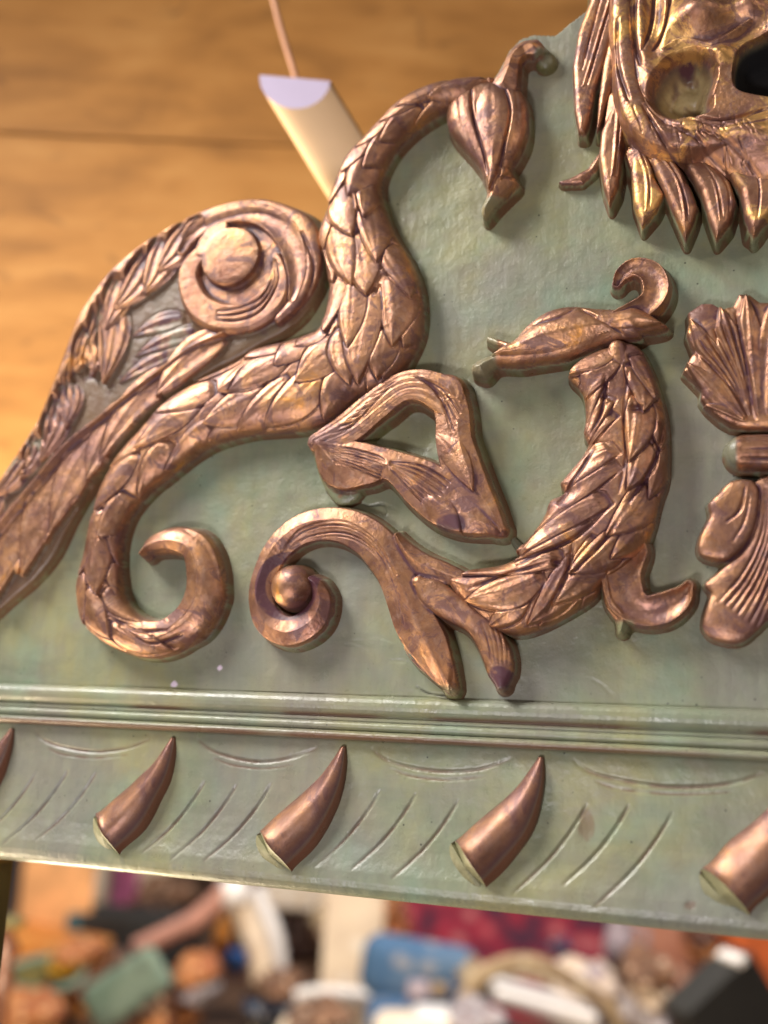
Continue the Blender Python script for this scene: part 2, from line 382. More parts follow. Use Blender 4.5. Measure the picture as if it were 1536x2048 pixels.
# ---- backboard: sawn along the outer line of the carving
BOARD = [(-160, 1240), (-60, 1060), (10, 945), (52, 880), (80, 835), (112, 760), (140, 700), (160, 645), (195, 595), (225, 555), (255, 525), (305, 487), (352, 453), (392, 433), (452, 414), (512, 403), (563, 416),
         (610, 437), (634, 462), (652, 425), (663, 390), (680, 345), (705, 300), (728, 275), (755, 245), (795, 205), (835, 180), (882, 162), (930, 156), (990, 156), (1005, 130), (1018, 102), (1045, 76), (1070, 70), (1112, 72), (1140, 48), (1172, 24),
         (1186, -10), (1190, -120), (1640, -120), (1640, 1430), (1536, 1424), (1100, 1412), (600, 1388), (0, 1370), (-160, 1366)]
s = Relief(BOARD, 0.0, 1.0, pad=4)
s.plate(BOARD, 0, 0, 5, slope=14, smooth=False)
s.H = np.maximum(s.H, -22)
ins = s.base > -1
s.H += np.where(ins, 1.3*fnoise(s.X, s.Z, 55, 11, 3)+0.35*fnoise(s.X, s.Z, 13, 12, 3), 0)
# tooled hollow inside the big C scroll, knife cuts near the strapwork
s.pit(1080, 900, 120, 150, -2.2, 4); s.pit(830, 870, 60, 50, -2.5, 4); s.pit(960, 380, 160, 120, -1.5, 3)
for k in range(26):
    rs = np.random.RandomState(k); x = 640+rs.rand()*620; y = 1000+rs.rand()*370; a = rs.rand()*0.9-0.2
    s.groove([(x, y), (x+25*math.cos(a), y+20*math.sin(a)), (x+55*math.cos(a), y+50*math.sin(a+.2))], 2.2, 0.5*rs.rand()+0.2)
for pts in ([(655, 985), (668, 1000), (700, 1008), (716, 1004)], [(716, 1004), (738, 1012), (768, 1010), (772, 1028)], [(820, 800), (838, 808), (858, 806)], [(835, 1375), (860, 1388), (905, 1392)], [(855, 595), (848, 640), (845, 680), (835, 705)]):
    V = s.curve([(a_, b_, 0) for a_, b_ in pts])[1]; sl = s.win(V, 4); S_, T_ = s.near(V, sl); s.H[sl] -= 1.2*np.exp(-(T_/0.9)**2); s.void[sl] = np.maximum(s.void[sl], 0.85*np.exp(-(T_/0.8)**2)*sst(-0.2, 0.1, vnoise(s.X[sl], s.Z[sl], 6, 9)))
for x, y, r in ((440, 1336, 5.5), (348, 1368, 7.0)):
    sl, q = s.pit(x, y, r, r*0.8, 0.15); s.spot[sl] = np.maximum(s.spot[sl], sst(1.15, 0.8, q+0.5*vnoise(s.X[sl], s.Z[sl], 2.5, 4)))
e2 = s.pt([(0, 1364), (1536, 1417)]); s.extra_bole = np.maximum(0, 1-np.abs(s.Z+148.0)/1.6)*0.6*sst(-0.1, 0.2, vnoise(s.X, s.Z, 30, 3))
s.build('backboard', ped, gild=False, rough=0.10, seed=3, keep=-21.5, boleamt=0)

# ---- moulding and fascia: true straight runs below the board
def run(name, prof, x0=-520, x1=480, step=1.0, cuts=None, **k):
    zs = [p[0] for p in prof]
    s = Relief([(0, 1000)], 0.0, step); zmin, zmax = min(zs), max(zs)
    s.X, s.Z = np.meshgrid(np.arange(x0, x1, 1.0), np.arange(zmin-0.01, zmax+step, step), indexing='ij'); s.x0, s.z0 = x0, zmin-0.01; s.g = step
    if True:
        s.g = step
    o = np.argsort(zs); s.H = np.interp(s.Z, np.array(zs)[o], np.array([p[1] for p in prof])[o])*1.0
    s.base = s.H.copy()
    for nm in ('raw', 'void', 'spot', 'extra_bole', 'nogild'): setattr(s, nm, np.zeros(s.X.shape))
    return s
def arc(z0, z1, h0, rise, n=9):
    return [(z0+(z1-z0)*(0.5-0.5*math.cos(math.pi*i/(n-1))), h0+rise*math.sin(math.pi*i/(n-1))) for i in range(n)]
prof = [(-146.6, -2), (-147.2, 2.0)] + arc(-147.6, -163.0, 2.5, 6.5) + [(-163.6, 3.2), (-164.4, 4.6), (-166.5, 5.0), (-167.2, 3.6)] + arc(-167.6, -173.8, 4.2, 3.0) + [(-174.2, 4.0)] + arc(-174.6, -181.2, 4.5, 5.0) + [(-181.7, 1.0), (-182.3, -3)]
s = run('m', prof, step=0.5); s.g = 1.0
s.H += 0.35*fnoise(s.X, s.Z*0.3, 40, 21, 3)
s.extra_bole = (1.3*np.exp(-((s.Z+179.6)/2.8)**2)*sst(-0.45, -0.1, vnoise(s.X, s.Z, 60, 31)) + np.exp(-((s.Z+162.8)/1.8)**2)*sst(-0.1, 0.2, vnoise(s.X, s.Z, 45, 33)))*0.95
s.build('moulding', ped, gild=False, rough=0.16, seed=8, keep=-5, boleamt=0)

ZB = -296.0
prof = [(-181.0, 0), (-182.6, 1.2), (-190, 1.6), (-205, 1.4), (-225, 2.0), (-245, 4.0), (-260, 7.0), (-270, 10.0), (-277, 12.6), (-284, 13.6), (-289, 12.6), (-293, 9.6), (-295.5, 5.0), (-296.6, -1), (-297.2, -10), (-297.6, -22)]
s = run('f', prof, step=1.0)
ft = np.interp(s.Z, [-297, -290, -250, -182], [0.0, .3, 1, 1])
s.H += ft*(1.0*fnoise(s.X, s.Z, 50, 41, 3)+0.3*fnoise(s.X, s.Z, 11, 42, 3))
HORN = [-338.0, -175.1, -23.0, 132.3, 307.0, 470.0]
s.hp = 3.0
def gr(s, pts, width, depth):     # groove in board millimetres
    width *= 0.85; depth *= 1.15+0.5*vnoise(np.array([pts[0][0]]), np.array([pts[0][1]]), 3, 2)[0]; V = catmull(pts, False, 6); sl = s.win(V, width*2)
    if s.X[sl].size == 0: return
    S, T = s.near(V, sl); N = len(V)-1; tp = np.sin(np.pi*np.clip(S/N, 0, 1))**0.5
    s.H[sl] -= depth*tp*np.exp(-(T/(width*0.5))**2); s.extra_bole[sl] = np.maximum(s.extra_bole[sl], 0.85*tp*np.exp(-(T/(width*0.5))**2)*sst(-0.4, 0.2, vnoise(s.X[sl], s.Z[sl], 9, 6)))
rs = np.random.RandomState(5)
for i in range(len(HORN)-1):
    a, b = HORN[i]+22, HORN[i+1]-22; m = (a+b)/2
    gr(s, [(a, -187), (a+18, -197), (m, -202.5+rs.rand()*2), (b-24, -198), (b, -189)], 3.2, 1.5)
    gr(s, [(a+16, -201), (a+34, -206), (m+8, -207), (b-20, -203)], 2.2, 0.8)
    for k in range(3):
        zt = -216-rs.rand()*5; xt = HORN[i]+33+k*29.5+rs.rand()*4-2; L = 0.92+rs.rand()*0.16
        gr(s, [(xt, zt), (xt-12*L, zt-20*L), (xt-28*L, zt-41*L), (xt-49*L, zt-62*L)], 2.6, 1.6)
s.spot *= 0
# flaked spot and knot hole filled with old varnish
for (x, y, rx, ry) in ((1172, 1650, 15, 34), (1382, 1807, 12, 9)):
    sl, q = s.pit(x, y, rx, ry, -0.9, 4); s.extra_bole[sl] = np.maximum(s.extra_bole[sl]*0.3, 0.55*sst(1.1, 0.85, q+0.5*vnoise(s.X[sl], s.Z[sl], 4, 9)))
    s.void[sl] = 0
s.build('fascia', ped, gild=False, rough=0.14, seed=15, keep=-21.9, boleamt=0)

# ---- horn shaped studs, each a tapered curved body with a sawn end
CAP = plain('sawn_green_end', (0.20, 0.19, 0.10), 0.5, 0, 0.25, 60, 0.0006)
def horn_mesh(seed):
    hv = random.Random(seed)
    path = [(0, -186.5, 1.8, 2.5), (-3.0, -199, 6.2, 2.6), (-9.5, -215, 11.2, 1.8), (-19.5, -231, 15.8, 1.2), (-32, -247, 19.0, 1.5), (-45, -260, 20.0, 4.0), (-52, -266, 20.4, 6.0)]
    path = [(x+hv.uniform(-0.8, 0.8)*(k > 1), z+hv.uniform(-0.8, 0.8)*(k > 1), r*hv.uniform(0.96, 1.04), y) for k, (x, z, r, y) in enumerate(path)]; bk = hv.uniform(0.28, 0.48); fa = hv.random()*6
    C = catmull(path, False, 6); m_ = len(C); n = 28; V = []; gil = []; bol = []
    for i, (x, z, r, y) in enumerate(C):
        a = C[min(i+1, len(C)-1)]-C[max(i-1, 0)]; L = math.hypot(a[0], a[1]); tx, tz = a[0]/L, a[1]/L
        for k in range(n):
            th = 2*math.pi*k/n; c, d = math.cos(th), math.sin(th)
            rr = r*(1+0.05*math.sin(3*th+i*.1+fa)+0.012*math.sin(5*th+i*.5)); out = max(d, -0.6)**1 if d < 0 else d
            e_ = max(0.0, (i-m_+9)/8.0)**1.3; out = out*(1.0+0.22*max(0, d)**6) if d > 0 else out*(1-e_)+0.25*e_
            back = e_*rr*(bk*d if d > 0 else 0.42*d)
            V.append(((x-tz*c*rr-tx*back)/1000, -(y+rr*out*0.95)/1000, (z+tx*c*rr-tz*back)/1000))
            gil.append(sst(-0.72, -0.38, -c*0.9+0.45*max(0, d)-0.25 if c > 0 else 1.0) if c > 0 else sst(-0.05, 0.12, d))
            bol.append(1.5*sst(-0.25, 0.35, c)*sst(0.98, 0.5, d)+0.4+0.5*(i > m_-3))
    m = len(C); F = []
    for i in range(m-1):
        for k in range(n): F.append((i*n+k, i*n+(k+1) % n, (i+1)*n+(k+1) % n, (i+1)*n+k))
    me = bpy.data.meshes.new('horn'); me.from_pydata(V, [], F+[tuple(range(n))[::-1]])
    for p in me.polygons: p.use_smooth = True
    cap = V[(m-1)*n:]
    for nm, A in (('gild', gil), ('bole_and_darks', bol), ('dirt', [0.1]*len(V)), ('raw', [0.]*len(V)), ('void', [0.]*len(V)), ('spot', [0.]*len(V))):
        me.attributes.new(nm, 'FLOAT', 'POINT').data.foreach_set('value', np.array(A, np.float32))
    ce = bpy.data.meshes.new('sawn_end'); cc = tuple(np.mean(cap, 0)); ce.from_pydata([tuple(np.array(v)) for v in cap]+[(cc[0]-.0008, cc[1]-.0004, cc[2]-.0008)], [], [(k, (k+1) % n, n) for k in range(n)])
    return me, ce
for x in HORN[:5]:
    hm, hc = horn_mesh(int(x)); o = link('horn', hm, CARVED, ped); hr = random.Random(int(x)+9)
    rz_ = hr.uniform(-0.06, 0.06); o.rotation_euler = (0, rz_, 0); o.scale = (hr.uniform(0.97, 1.05), hr.uniform(0.9, 1.1), 1)
    o.location = Vector((x/1000, 0, -0.187)) - Matrix.Rotation(rz_, 3, 'Y') @ Vector((0, 0, -0.187))
    link('sawn_end', hc, CAP, o)

# ---- swan headed scroll: long S body covered in lapping leaves
HS = 17.0
SW = [(990, 153), (930, 152), (880, 160), (830, 180), (790, 205), (750, 245), (725, 275), (700, 300), (675, 345), (660, 390), (650, 420), (640, 450), (636, 480), (650, 530), (655, 590), (640, 650), (600, 672), (510, 697), (467, 724), (390, 764), (320, 807), (277, 860), (240, 903), (213, 947), (193, 990),
      (177, 1040), (165, 1117), (150, 1160), (152, 1200), (163, 1247), (187, 1273), (217, 1293), (262, 1309), (300, 1312), (353, 1300), (400, 1277), (425, 1245), (440, 1210), (445, 1183), (438, 1135), (417, 1083), (383, 1057), (350, 1051), (317, 1061), (293, 1085), (284, 1112), (291, 1110),
      (333, 1107), (363, 1112), (372, 1130), (378, 1167), (370, 1200), (350, 1223), (317, 1245), (283, 1237), (257, 1217), (240, 1183), (235, 1130), (237, 1083), (253, 1033), (277, 1000), (305, 972), (333, 950), (380, 912), (420, 888), (470, 872), (520, 864), (600, 858), (650, 845), (690, 815),
      (715, 790), (770, 768), (800, 740), (825, 700), (840, 660), (842, 610), (835, 560), (815, 510), (790, 470), (768, 420), (757, 370), (770, 325), (800, 280), (845, 240), (893, 213), (940, 200)]
s = Relief(SW, HS, 0.62)
s.plate(SW, HS-6, 15, 27, 6, n=3)
tailp = [(715, 770, 70), (640, 760, 85), (500, 790, 82), (420, 825, 65), (347, 863, 60), (284, 930, 50), (240, 990, 42), (212, 1050, 38), (198, 1115, 38), (197, 1180, 42), (218, 1238, 38), (268, 1272, 36), (325, 1275, 34), (378, 1240, 36), (402, 1195, 34), (406, 1140, 34)]
SL = [((975, 160), (862, 205), 20, 0), ((905, 158), (800, 222), 20, -3), ((925, 190), (832, 248), 18, 4), ((858, 175), (765, 252), 20, -3), ((845, 215), (765, 292), 20, 4), ((795, 212), (718, 302), 22, -3), ((792, 262), (733, 345), 20, 5), ((748, 262), (688, 352), 22, -3), ((742, 312), (705, 402), 24, 3), ((700, 310), (662, 412), 18, -5), ((738, 345), (735, 445), 18, 6), ((672, 380), (713, 482), 24, -3), ((700, 370), (722, 430), 20, 4), ((735, 400), (762, 535), 24, 8), ((655, 420), (650, 500), 18, -6), ((677, 445), (713, 579), 25, -6), ((718, 470), (741, 600), 30, 5), ((770, 495), (826, 600), 24, 12), ((645, 465), (672, 570), 20, -8),
      ((690, 560), (655, 672), 22, -8), ((712, 560), (705, 705), 24, 3), ((750, 580), (722, 772), 30, -6), ((785, 555), (792, 700), 30, 12), ((820, 600), (812, 700), 20, 12), ((775, 660), (758, 762), 24, 4), ((810, 670), (768, 760), 20, 8), ((690, 660), (706, 775), 22, -4),
      ((660, 650), (600, 700), 24, -6), ((700, 690), (603, 772), 32, -6), ((640, 665), (560, 738), 28, -6), ((600, 668), (495, 722), 24, -8), ((712, 720), (650, 842), 32, 8), ((655, 745), (535, 855), 32, 8), ((590, 712), (470, 790), 26, -6), ((590, 765), (478, 865), 28, 10), ((560, 735), (448, 790), 26, -4), ((500, 700), (398, 765), 18, -6),
      ((545, 780), (418, 852), 28, 6), ((440, 780), (318, 830), 24, -6), ((410, 805), (282, 902), 28, -8), ((510, 820), (420, 880), 22, 8), ((433, 850), (335, 942), 28, 10), ((330, 850), (222, 935), 24, -10), ((345, 885), (276, 1012), 30, 10), ((280, 905), (198, 1022), 28, -8), ((265, 990), (208, 1078), 26, 6), ((205, 1015), (166, 1152), 22, -6),
      ((240, 1010), (236, 1132), 22, 6), ((200, 1040), (206, 1192), 26, -4), ((165, 1140), (172, 1250), 18, -6), ((230, 1120), (236, 1190), 16, 4), ((175, 1180), (230, 1278), 24, -6), ((210, 1185), (285, 1243), 22, 6), ((225, 1255), (345, 1300), 20, -8)]
for b, t, wd, bd in SL[::-1]:
    hw_ = 1.12 if t[1] > 860 else 1.2
    s.leaf(b, t, wd*hw_, bd, hb=-1.0, ht=1.8+0.9*abs(math.sin(b[0]*1.3)), rib=0.35, vein=(b[0] % 3), va=0.22, over=True, dig=1.3+0.9*abs(math.sin(b[0]*0.7+b[1])))
# plain gilded curl of the tail with a crisp spine
s.strip([(215, 1232, 30), (268, 1272, 32), (325, 1275, 32), (378, 1240, 34), (404, 1190, 34), (406, 1140, 32), (388, 1092, 26), (345, 1078, 20), (305, 1088, 14), (288, 1106, 6)], HS-2, HS+1, 'crest', 7.5, 4, skew=0.25)
for pts in ([(700, 470), (712, 520), (716, 570)], [(520, 820), (460, 835), (400, 870)], [(800, 560), (775, 600), (770, 680), (758, 760)], [(650, 745), (600, 800), (545, 850)], [(230, 1235), (280, 1262), (340, 1262)], [(250, 1255), (310, 1288), (370, 1270)],
            [(600, 705), (540, 735), (480, 752)], [(705, 690), (712, 730), (716, 785)], [(650, 640), (670, 700), (700, 760)]):
    if pts[0][1] > 1200: s.groove(pts, 2.6, 2.6)
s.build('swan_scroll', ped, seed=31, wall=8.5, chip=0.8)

# bud that hangs from the neck, with hooked stem
s = Relief([(860, 40), (1130, 440)], 26, 0.5)
BUD = [(893, 190), (886, 232), (900, 262), (930, 295), (956, 330), (967, 375), (955, 405), (962, 426), (985, 398), (1012, 372), (1030, 352), (1015, 326), (1030, 300), (1047, 262), (1051, 215), (1044, 178), (1022, 155), (990, 150), (945, 152)]
s.plate(BUD, 12, 13, 22, 6.0, n=3)
s.leaf((915, 165), (968, 350), 34, -12, 0, 4, 1.0, -1.5); s.leaf((980, 160), (975, 372), 36, 6, 1, 5.5, 0.3, -2.6); s.leaf((1025, 165), (1000, 355), 26, 18, 0, 4, .6, -1.5)
s.groove([(940, 170), (945, 230), (965, 300), (975, 350)], 2.2, 2.5); s.groove([(1005, 165), (1020, 220), (1005, 300), (990, 350)], 2.2, 2.5)
sl, q = s.pit(985, 375, 22, 40, 0, 2); s.base = s.H.copy(); s.nogild = np.maximum(s.nogild, sst(-2, 1.5, -(s.Z - B(985, 385, 26)[1]))*0.8)
s.strip([(1005, 160, 24), (1015, 130, 16), (1022, 105, 13), (1040, 85, 14), (1062, 80, 15)], 20, 17, 'ridge', 5, 4)
s.ball(1082, 95, 20, 4, 7)
s.nogild = np.maximum(s.nogild, sst(1.0, 0.7, np.hypot(s.X-B(1086, 98, 26)[0], s.Z-B(1086, 98, 26)[1])/(26*s.mm(1086, 98))))
s.build('flower_bud', ped, seed=37, wall=10.5, chip=0.8)

# ---- feathered wing with volute, on the sawn edge
HW = 15.0
WG = [(-140, 1180), (-70, 1060), (0, 957), (45, 897), (75, 843), (108, 768), (135, 698), (155, 645), (190, 593), (220, 553), (250, 523), (300, 484), (350, 450), (390, 430), (450, 410), (510, 399), (565, 412), (615, 435), (632, 452), (641, 500), (636, 560), (612, 612), (572, 652), (512, 684), (467, 712),
      (415, 737), (350, 777), (295, 814), (262, 850), (235, 882), (213, 917), (195, 942), (165, 987), (130, 1047), (100, 1107), (60, 1157), (0, 1209), (-140, 1330)]
s = Relief(WG, HW, 0.66)
s.plate(WG, HW-6, 2.5, 10, 3.2, n=3)
b0 = s.base.copy()
# outer rim and its leaf lobes
s.strip([(-60, 1075, 12), (0, 985, 14), (45, 915, 14), (85, 850, 14), (118, 775, 15), (148, 700, 16), (172, 640, 18), (205, 592, 20), (240, 550, 20), (290, 508, 20), (350, 470, 20), (400, 444, 18), (460, 422, 16), (520, 414, 14), (570, 428, 16), (607, 455, 20), (622, 500, 20), (620, 555, 17), (598, 600, 14), (560, 640, 9)], HW-1, HW+1, 'round', 4, 3.6)
LR = []
for b, t, wd, bd in (((405, 435), (362, 485), 22, 4), ((380, 445), (318, 545), 34, 10), ((330, 470), (290, 590), 36, 12), ((300, 500), (232, 620), 34, 14), ((240, 550), (212, 660), 30, 8),
                     ((215, 590), (208, 768), 34, 14), ((200, 610), (185, 755), 28, 8), ((180, 650), (152, 745), 24, 4), ((130, 760), (132, 858), 26, 10), ((118, 790), (82, 925), 28, 12), ((100, 820), (92, 900), 20, 4), ((75, 870), (40, 960), 22, 8), ((45, 915), (0, 990), 22, 8), ((0, 985), (-40, 1060), 20, 8)):
    LR.append((b, t, wd, bd))
for b, t, wd, bd in LR[::-1]: s.leaf(b, t, wd, bd, -3.0, 2.5, 0.3, vein=3, va=0.7, absolute=b0*0+HW-1, over=True, dig=2.0)
for a in range(14):
    x = 205-a*12; y = 640+a*20; s.groove([(x+8, y-30), (x-2, y+8), (x+3, y+50)], 2.4, 2.4)
# main stem of the wing: long ridge with feathered lobes
LR = []
for b, t, wd, bd in (((455, 660), (316, 796), 34, -14), ((400, 700), (330, 790), 26, -6), ((345, 730), (205, 925), 34, -14), ((320, 750), (250, 865), 28, -6), ((270, 790), (178, 965), 34, -12), ((240, 810), (200, 930), 26, -6), ((215, 840), (105, 1070), 36, -14), ((180, 860), (150, 1010), 30, -6),
                     ((140, 910), (50, 1155), 38, -14), ((120, 930), (95, 1090), 30, -6), ((70, 980), (-10, 1210), 38, -14), ((50, 1010), (40, 1150), 30, -6), ((0, 1070), (-70, 1250), 36, -14), ((370, 632), (262, 672), 20, -8), ((395, 655), (268, 712), 20, -8), ((370, 690), (235, 765), 18, -8)):
    LR.append((b, t, wd, bd))
for b, t, wd, bd in LR[::-1]: s.leaf(b, t, wd, bd, -3.5, 3.0 if t[1] > 780 else -2.5, 0.5, vein=2, va=0.45, absolute=b0*0+HW+(1.5 if t[1] > 780 else 0), over=True, dig=2.2)
s.strip([(450, 668, 6), (390, 695, 7), (330, 738, 8), (265, 788, 9), (205, 838, 9), (135, 895, 10), (60, 985, 11), (0, 1060, 12), (-60, 1140, 12)], HW-1, HW+2, 'ridge', 6.5, 3.0)
# volute: crescent, ring and boss
VD = [(490+138*math.cos(a), 528+128*math.sin(a)) for a in [i*math.pi/8 for i in range(16)]]
keep_ = s.base.copy(); s.plate(VD, 11.0, 3.0, 6, 4, n=2); s.base = keep_; gildv = s.dist(s.pt(VD), s.win(s.pt(VD), 9)) if False else None
for rr_ in (1.0, 0.9): s.groove([(600+8*rr_, 470), (622*rr_+8, 530), (612*rr_+6, 590), (575*rr_+6, 640)], 3, 2)
s.strip([(366, 502, 9), (392, 468, 13), (440, 437, 15), (505, 428, 18), (555, 448, 22), (588, 495, 22), (598, 550, 17), (590, 600, 8)], HW+1, HW+3, 'cup', 3.0, 3.6)
s.strip([(418, 500, 14), (388, 530, 20), (380, 565, 22), (400, 612, 26), (445, 636, 28), (500, 632, 30), (545, 600, 30), (560, 560, 22), (555, 515, 8)], HW+2, HW+1, 'flat', 3.0, 3.8, striae=0)
for r in (0.15, 0.45, 0.72):
    s.groove([(440, 648-r*30), (480, 650-r*42), (520, 636-r*46), (548-r*12, 600-r*30), (562-r*20, 560-r*8), (556-r*16, 525)], 2.6, 2.4)
c = B(465, 517, HW); k = s.mm(465, 517)
q = np.hypot((s.X-c[0]), (s.Z-c[1]))/(54*k)
qa = np.arctan2(s.Z-c[1], s.X-c[0]); gap = np.clip(1.20-0.16*np.abs(((qa+1.1+math.pi) % (2*math.pi))-math.pi)/1.6, 1.0, 1.2); ul = (qa > 1.75) & (qa < 3.0)
s.H = np.where((q > 0.9) & (q < 1.62) & ul, np.maximum(s.H, HW+6.2-np.maximum(0, q-1)*1.5-np.maximum(0, q-1.28-0.12*np.sin((qa-1.75)/1.25*math.pi))*40), s.H)
s.H = np.where((q < gap) & ~ul, np.minimum(s.H, HW-1+0*s.H), s.H)
s.H = np.maximum(s.H, np.where(q < 1, HW+6+1.0*np.sqrt(np.clip(1-q**4, 0, 1))+1.6*(s.X-c[0])/(54*k)*-1, HW+6-(q-1)*54*k*4))
s.base = np.maximum(s.base, b0); s.extra_bole = 0.9*sst(14, 12, s.H)*(s.H > 5)*(0.55+0.45*sst(-0.45, 0.1, fnoise(s.X, s.Z, 30, 77, 3)+(B(300, 620, HW)[1]-s.Z)/180))
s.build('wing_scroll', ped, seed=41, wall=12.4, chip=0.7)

# ---- strapwork loop
HA = 17.0
s = Relief([(600, 720), (1060, 1120)], HA, 0.5)
s.strip([(632, 884, 17), (694, 856, 30), (750, 812, 30), (802, 776, 28), (848, 772, 30), (893, 792, 36)], HA-1, HA+3, 'crest', 3, 4.2, striae=5, sa=0.35, skew=.3)
s.strip([(893, 785, 34), (905, 830, 34), (908, 880, 36), (922, 930, 38), (945, 980, 34), (975, 1025, 24), (1000, 1060, 12)], HA+1, HA, 'crest', 4, 4.2, skew=.35)
s.strip([(640, 888, 16), (680, 925, 46), (735, 928, 40), (783, 930, 29), (846, 968, 46), (890, 1010, 42), (945, 1035, 34), (992, 1058, 12)], HA-1, HA+1, 'crest', 5, 4.0, skew=-0.1)
s.base = s.H.copy()
for i in range(7):
    s.groove([(650+i*4, 892+i*6), (700, 898+i*6), (760, 915+i*7), (775-i*4, 930+i*5)], 1.7, 1.5); s.groove([(785, 925+i*3), (830, 928+i*10), (870, 945+i*14), (900-i*6, 965+i*10)], 1.8, 1.9)
    s.groove([(832+i*5, 755+i*3), (885, 775+i*5), (925-i*3, 820+i*9)], 1.7, 1.5); s.groove([(665+i*16, 868-i*14), (700+i*14, 856-i*14), (735+i*10, 826-i*10)], 1.6, 1.2)
s.leaf((872, 868), (950, 985), 24, 8, 0, 4, 0.3, -1.5); s.leaf((850, 1000), (925, 1070), 24, 6, 0, 3.6, 0.2, -1.5)
SK = s.base.copy(); s.plate([(617, 880), (624, 930), (645, 978), (674, 1006), (712, 985), (700, 940), (650, 900)], 7, 4, 14, 4, n=3, setbase=False); s.extra_bole = 1.3*sst(1.1, 0.6, np.hypot((s.X-B(905, 1048, HA)[0])/14, (s.Z-B(905, 1048, HA)[1])/8)+0.5*vnoise(s.X, s.Z, 8, 3))
s.build('strapwork', ped, seed=51, wall=11.5, chip=0.9)
nail = Relief([(990, 1025), (1070, 1120)], 2, 0.5); nail.strip([(1003, 1052, 3), (1020, 1072, 5), (1040, 1096, 9)], 4, 2, 'ridge', 2, 4); nail.void += 0.55
nail.build('metal_pin', ped, gild=False, seed=3, boleamt=0)

# ---- curled scroll with a ball
HC = 15.0
s = Relief([(480, 1000), (1050, 1420)], HC, 0.5)
s.strip([(905, 1380, 9), (885, 1345, 26), (855, 1295, 42), (828, 1245, 42), (808, 1195, 38), (790, 1150, 36), (768, 1110, 38), (735, 1075, 36), (690, 1052, 33), (640, 1048, 30), (595, 1062, 28), (556, 1096, 26), (532, 1140, 24), (521, 1190, 24), (535, 1240, 27), (577, 1262, 28), (622, 1242, 28), (641, 1205, 22), (636, 1175, 14), (622, 1160, 7)],
        HC-2, HC, 'crest', 6.0, 4, skew=-0.15)
s.base = s.H.copy()
for i in range(5):
    s.groove([(560+i*5, 1100-i*7+12), (610, 1066-i*6+16), (670, 1060-i*7+12), (720, 1085-i*7), (765, 1125-i*7), (790+i*4, 1190-i*4), (800+i*9, 1250)], 1.9, 1.3)
s.leaf((800, 1150), (900, 1392), 40, 12, 0, 2.5, 0.8, -2, vein=2, va=.4); s.leaf((740, 1140), (742, 1255), 16, -8, -3, 1, 0.3, -1)
s.groove([(775, 1240), (810, 1300), (860, 1360)], 2, 1.8)
s.nogild = sst(8, 2, np.abs(s.Z-B(900, 1388, HC)[1]))*0.7
# second stalk, bulb and small hanging leaf
s.strip([(793, 1070, 5), (812, 1100, 15), (845, 1130, 22), (880, 1142, 20), (925, 1160, 16)], HC, HC-1, 'crest', 4.5, 4)
s.strip([(838, 1165, 14), (862, 1186, 30), (905, 1216, 28), (945, 1240, 26), (972, 1270, 28), (992, 1310, 30), (1000, 1345, 26), (1002, 1372, 12)], HC-1, HC-3, 'round', 6, 4)
for i in range(5): s.groove([(965+i*9, 1245), (978+i*9, 1285), (985+i*8, 1330)], 1.6, 0.8)
s.plate([(850, 1170), (885, 1250), (910, 1330), (918, 1385), (900, 1396), (880, 1380), (860, 1290)], 7, 4, 10, 4, n=3, setbase=False)
s.extra_bole = 1.6*sst(1.05, 0.75, np.hypot(s.X-B(1000, 1362, HC)[0], s.Z-B(1000, 1362, HC)[1])/(32*s.mm(1000, 1362)))+1.6*sst(1.1, 0.6, np.abs(np.hypot(s.X-B(577, 1172, HC)[0], s.Z-B(577, 1172, HC)[1])/(56*s.mm(577, 1172))-1)*5)
cs = s.build('curled_scroll', ped, seed=57, wall=11.0)
s = Relief([(520, 1110), (640, 1230)], 22, 0.5)
s.ball(577, 1172, 43, 13, 15); s.build('ball', cs, seed=58, wall=6, rough=0.12, boleamt=.2)

# ---- big acanthus C scroll
HB = 17.0
AC = [(1157, 722), (1198, 698), (1240, 684), (1276, 690), (1299, 730), (1316, 778), (1327, 818), (1333, 869), (1333, 937), (1330, 968), (1318, 1002), (1306, 1052), (1290, 1090), (1255, 1125), (1205, 1164), (1190, 1192), (1165, 1213), (1120, 1238), (1080, 1258), (1035, 1270), (995, 1262), (962, 1240), (925, 1205), (893, 1160),
      (925, 1143), (954, 1137), (1000, 1130), (1040, 1112), (1030, 1100), (1066, 1066), (1090, 1029), (1100, 1002), (1128, 985), (1120, 966), (1150, 930), (1176, 890), (1167, 869), (1171, 835), (1164, 785), (1134, 751)]
s = Relief(AC, HB, 0.5)
s.plate(AC, HB-6, 14, 24, 6, n=3)
L = [((1230, 700), (1140, 752), 30, -10), ((1235, 720), (1172, 800), 28, -14), ((1215, 740), (1170, 870), 22, -20), ((1225, 800), (1176, 888), 20, -14), ((1230, 830), (1122, 962), 26, -26), ((1235, 900), (1100, 1004), 28, -22), ((1235, 930), (1068, 1066), 34, -24), ((1220, 1000), (1045, 1112), 30, -22),
     ((1270, 710), (1312, 800), 22, 12), ((1265, 730), (1290, 830), 26, 16), ((1280, 790), (1262, 930), 26, 10), ((1300, 800), (1322, 900), 18, 8), ((1285, 880), (1258, 985), 24, 14), ((1320, 880), (1300, 1000), 18, 10), ((1300, 970), (1215, 1075), 30, 16), ((1300, 1020), (1225, 1120), 26, 14),
     ((1255, 1060), (1140, 1150), 28, 12), ((1180, 1040), (1030, 1122), 24, -8), ((1200, 1080), (1110, 1210), 30, 18), ((1150, 1120), (1060, 1250), 28, 16), ((1130, 1120), (925, 1150), 28, -14), ((1090, 1150), (932, 1203), 32, 14), ((1160, 1150), (1080, 1255), 24, 10), ((1060, 1190), (975, 1255), 20, 8)]
